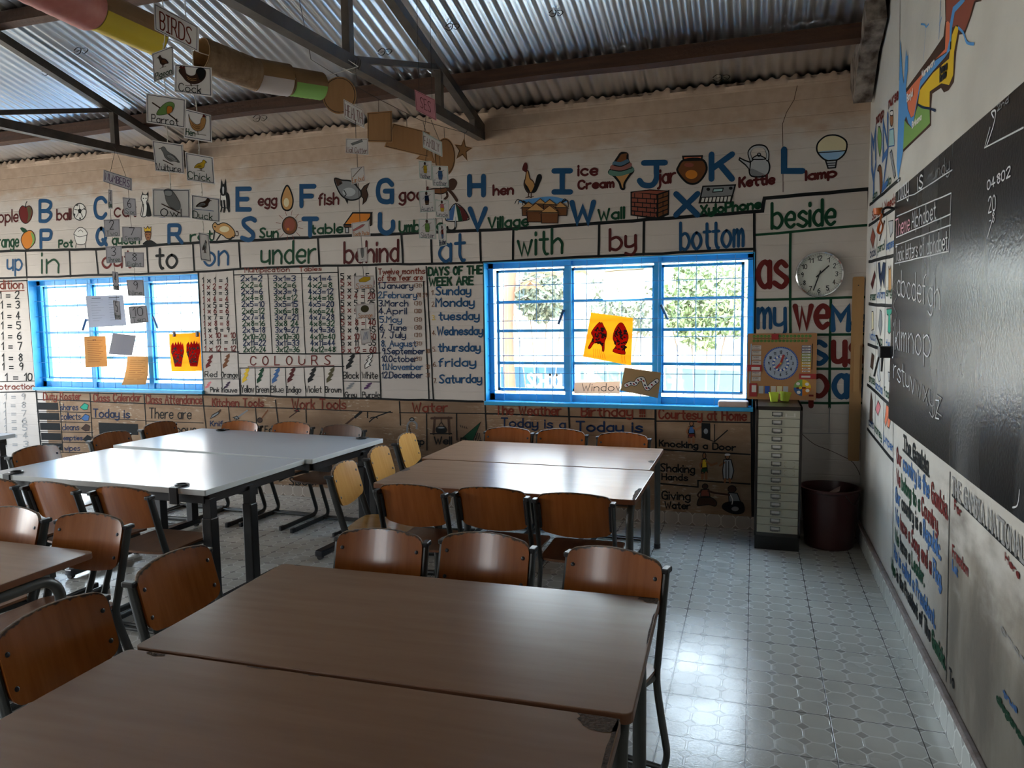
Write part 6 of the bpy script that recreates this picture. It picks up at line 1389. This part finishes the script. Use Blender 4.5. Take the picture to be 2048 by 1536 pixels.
def snake(p):
    q = [(12,74),(24,62),(36,60),(42,42),(54,36),(62,58),(70,70),(80,52),(92,34)]
    p.line(q, .034, 'black', 5, 0); p.line(q, .026, 'white', 5, 2); q2 = crom([Vector(v) for v in q], 3)
    for k in range(1, len(q2), 2): p.line([(q2[k].x - 1, q2[k].y), (q2[k].x + 1.5, q2[k].y + 2)], .010, 'paintred' if k % 4 == 1 else 'navy', 0, 4)
sheet_('snake_drawing_sheet', 'brown paper with a spotted white snake at the corner of the near window', [(1249,735),(1322,745),(1316,796),(1241,781)], (0.36, 0.25, 0.14), snake, .25, .030)
sheet_('timetable_sheet', 'white printed sheet on the far window with two columns of lines', [(171,592),(246,590),(253,651),(178,655)], (0.40, 0.41, 0.46), mix(lines_(9, 14, 48), lines_(9, 62, 92), S_([(18,8),(42,8)], .006, 'black', 0), S_([(64,8),(90,7)], .006, 'black', 0)), .35)
sheet_('ochre_letter_sheet', 'ochre letter sheet hanging upright low on the far window', [(168,673),(211,672),(215,733),(171,735)], (0.55, 0.32, 0.14), mix(lines_(12, 16, 86, 'brown'), S_([(44,12),(58,12)], .008, 'brown', 0)), .5)
sheet_('grid_sheet', 'tilted grey sheet ruled with a grid on the far window', [(226,666),(272,671),(264,711),(217,708)], (0.30, 0.29, 0.32), mix(*[S_([(4, 10 + 12*k), (96, 10 + 12*k)], .003, 'fade', 0) for k in range(8)], *[S_([(8 + 14*k, 6), (8 + 14*k, 94)], .003, 'fade', 0) for k in range(7)]), .3)
sheet_('curled_sheet', 'ochre sheet with a curled lower corner low on the far window', [(255,712),(296,713),(298,768),(250,769)], (0.58, 0.36, 0.17), lines_(10, 18, 88, 'brown'), .5, .03, 1.0)
def gloves(p):
    for ox, fl in ((2, 0), (52, 0)):
        p.area([(ox + a*.46, 16 + b_*.72) for a, b_ in [(8,20),(4,46),(14,66),(24,98),(70,99),(82,70),(96,44),(92,12),(84,22),(78,8),(68,20),(60,6),(50,20),(40,8),(30,22),(22,10)]], 'paintred', 0, 'black', .004)
    speck(10, 42, 36, 78, 40, 8)(p); speck(58, 92, 36, 78, 40, 9)(p)
r_ = sheet_('orange_hand_sheet', 'orange sheet with two dark red hand prints on the far window', [(338,668),(401,665),(406,742),(343,743)], (0.88, 0.43, 0.06), gloves, .6)
for x in (349, 395):
    q = ony(x, 667, .028) - r_.location; MB().box((q.x - .012, q.y - .014, q.z - .030), (q.x + .012, q.y + .006, q.z + .022)).build('bulldog_clip', M_BLACK, r_, bevel=.004)

# ================================================================ marks on the roof sheets
def Pz(z_off=0.0):
    def P(x, y):
        d = ray(x, y); n_ = Vector((0, .27, 1)); t = (3.105 - .012 - n_.dot(CAMC)) / n_.dot(d); q = CAMC + d * t; return (q.x, q.y)
    return P
for par, pl in ((bpy.data.objects['roof_lower_course'], [(1272,133),(1443,157),(520,238)]), (bpy.data.objects['roof_middle_course'], [(1112,28),(162,103),(98,145),(905,55),(770,105)])):
    p = Paint('roof', Pz(), lambda u, v, d: Vector((u, v, roof_z(v) - .011 - d)), .0)
    for (x, y) in pl:
        s = 17 if y > 100 and x > 1000 else 14
        p.line([(x - s, y - 2), (x - s*.5, y - 8), (x, y - 6), (x - 2, y + 3), (x - s*.6, y + 6), (x - s, y + 2)], .006, 'black', 3); p.line([(x + 2, y - 6), (x + s*.7, y - 7), (x + s, y - 3), (x + s*.5, y + 4), (x + 3, y + 2)], .006, 'black', 3); p.line([(x - s*.6, y), (x - s*.2, y - 2)], .005, 'black'); p.line([(x + s*.3, y - 3), (x + s*.6, y)], .005, 'black')
    p.build('stamp_marking', par)

# ================================================================ outside the windows
def Py(x, y): q = ony(x, y, YB); return (q.x, q.z)
p = Paint('yard', Py, lambda u, v, d: Vector((u, YB - d, v)), .002)
PC['signblue'] = (.030, .075, .125); PC['signblue2'] = (.020, .055, .105); PC['signteal'] = (.10, .16, .15)
p.area([(1000,733),(1132,735),(1132,779),(1003,783)], 'signblue', 0); p.area([(1000,733),(1048,734),(1052,781),(1003,783)], 'signblue2', 1); p.text('SCHOOL', 1056, 773, 1130, 748, 'white', .045, 776, lv=4)
p.area([(1188,741),(1262,744),(1262,768),(1190,766)], 'signteal', 0); p.area([(1161,742),(1168,742),(1168,760),(1161,760)], 'signteal', 0); p.area([(1022,670),(1028,670),(1028,722),(1022,722)], 'signblue', 0)
p.area([(1330,735),(1480,742),(1480,790),(1332,782)], 'signteal', 0)
done(p, 'yard_wall_lettering', wall_yard)
M_LEAFS = [mat('sunlit_leaf', (0.085, 0.13, 0.045), .6, noise=(3, (0.19, 0.23, 0.11), .3, (1, 1, 1))), mat('dark_leaf', (0.055, 0.075, 0.045), .6, noise=(3, (0.14, 0.15, 0.10), .3, (1, 1, 1))), mat('tan_leaf', (0.17, 0.085, 0.04), .7)]
def bush(label, box, Y, n, ls, mi, sd):
    rnd = random.Random(sd); a, c = ony(box[0], box[1], Y), ony(box[2], box[3], Y); mb = MB(); cx, cz = (a.x + c.x)/2, (a.z + c.z)/2; rx, rz_ = abs(c.x - a.x)/2, abs(a.z - c.z)/2
    for _ in range(n):
        while True:
            u, v, w = rnd.uniform(-1, 1), rnd.uniform(-1, 1), rnd.uniform(-1, 1)
            if u*u + v*v + w*w < 1 + .25*math.sin(6*u + 5*w): break
        o = Vector((u*rx, v*.45, w*rz_)); d = Vector((rnd.gauss(0, 1), rnd.gauss(0, 1), rnd.gauss(0, 1))).normalized(); e = d.orthogonal().normalized(); L = ls * rnd.uniform(.6, 1.3)
        mb.add([o - d*L, o + e*L*.42, o + d*L, o - e*L*.42], [(0, 1, 2, 3)])
    mb.cur = 0; r_ = empty('bush', (cx, Y, 0), 0, label, 'bush', 'bushes in the yard'); mb.v = [(q[0], q[1], q[2] + cz) for q in mb.v]
    mb.build('foliage', M_LEAFS[mi], r_)
    for k in range(4): MB().tube([(.12*k - .2, 0, -.05), (.2*k - .35, .05, cz*.6), (.3*k - .5, 0, cz)], .010, n=6).build('stem', mat('bush_stem', (.16, .11, .08), .9), r_)
bush('bright leafy bush behind the near window pane beside the calendar', (1316,515,1500,700), 5.2, 2600, .060, 0, 1)
bush('dark leafy bush beside the tan trunk in the yard', (1032,540,1132,645), 5.4, 1300, .06, 1, 2)
bush('sparse bush seen past the orange fish sheet', (1150,555,1316,690), 5.5, 900, .055, 1, 3)
r_ = empty('yard_tree', (ony(1017, 600, 4.9).x, 4.9, 0), 0, 'tan tree trunk in the yard behind the near window', 'tree')
MB().tube(crom([(.05, 0, -.05), (0, 0, .6), (-.03, .02, 1.4), (.04, 0, 2.2), (.10, .05, 3.2)], 5), .085, .09, n=10).build('trunk', mat('sunlit_trunk', (.13, .058, .032), .85, noise=(8, (.17, .085, .05), .3, (1, 1, .3))), r_, smooth=.9)
for k, (x, y) in enumerate(((1062, 575), (1088, 545), (1150, 545))):
    mb = MB(); q = ony(x, y, 4.9) - r_.location
    for j in range(6):
        a = PI * (.1 + .8*j/5); d = Vector((math.cos(a), -.2, math.sin(a)*.55)); e = Vector((-d.z, 0, d.x)).normalized(); L = .26; pts = crom([q, q + d*L*.4 + Vector((0, 0, .02)), q + d*L + Vector((0, 0, -.12))], 4); wd = [.01, .03, .045, .05, .05, .045, .03, .015, .003]
        vs = [v for p_, w_ in zip(pts, wd) for v in (p_ + e*w_, p_ - e*w_)]; mb.add(vs, [(2*i, 2*i+1, 2*i+3, 2*i+2) for i in range(len(pts) - 1)])
    MB().tube([Vector((0, 0, 2.0)), q + Vector((0, .05, .05)), q], .008, n=5).build('leaf_stalk', MATS['bush_stem'], r_)
    mb.build('palm_leaf', M_LEAFS[2], r_)
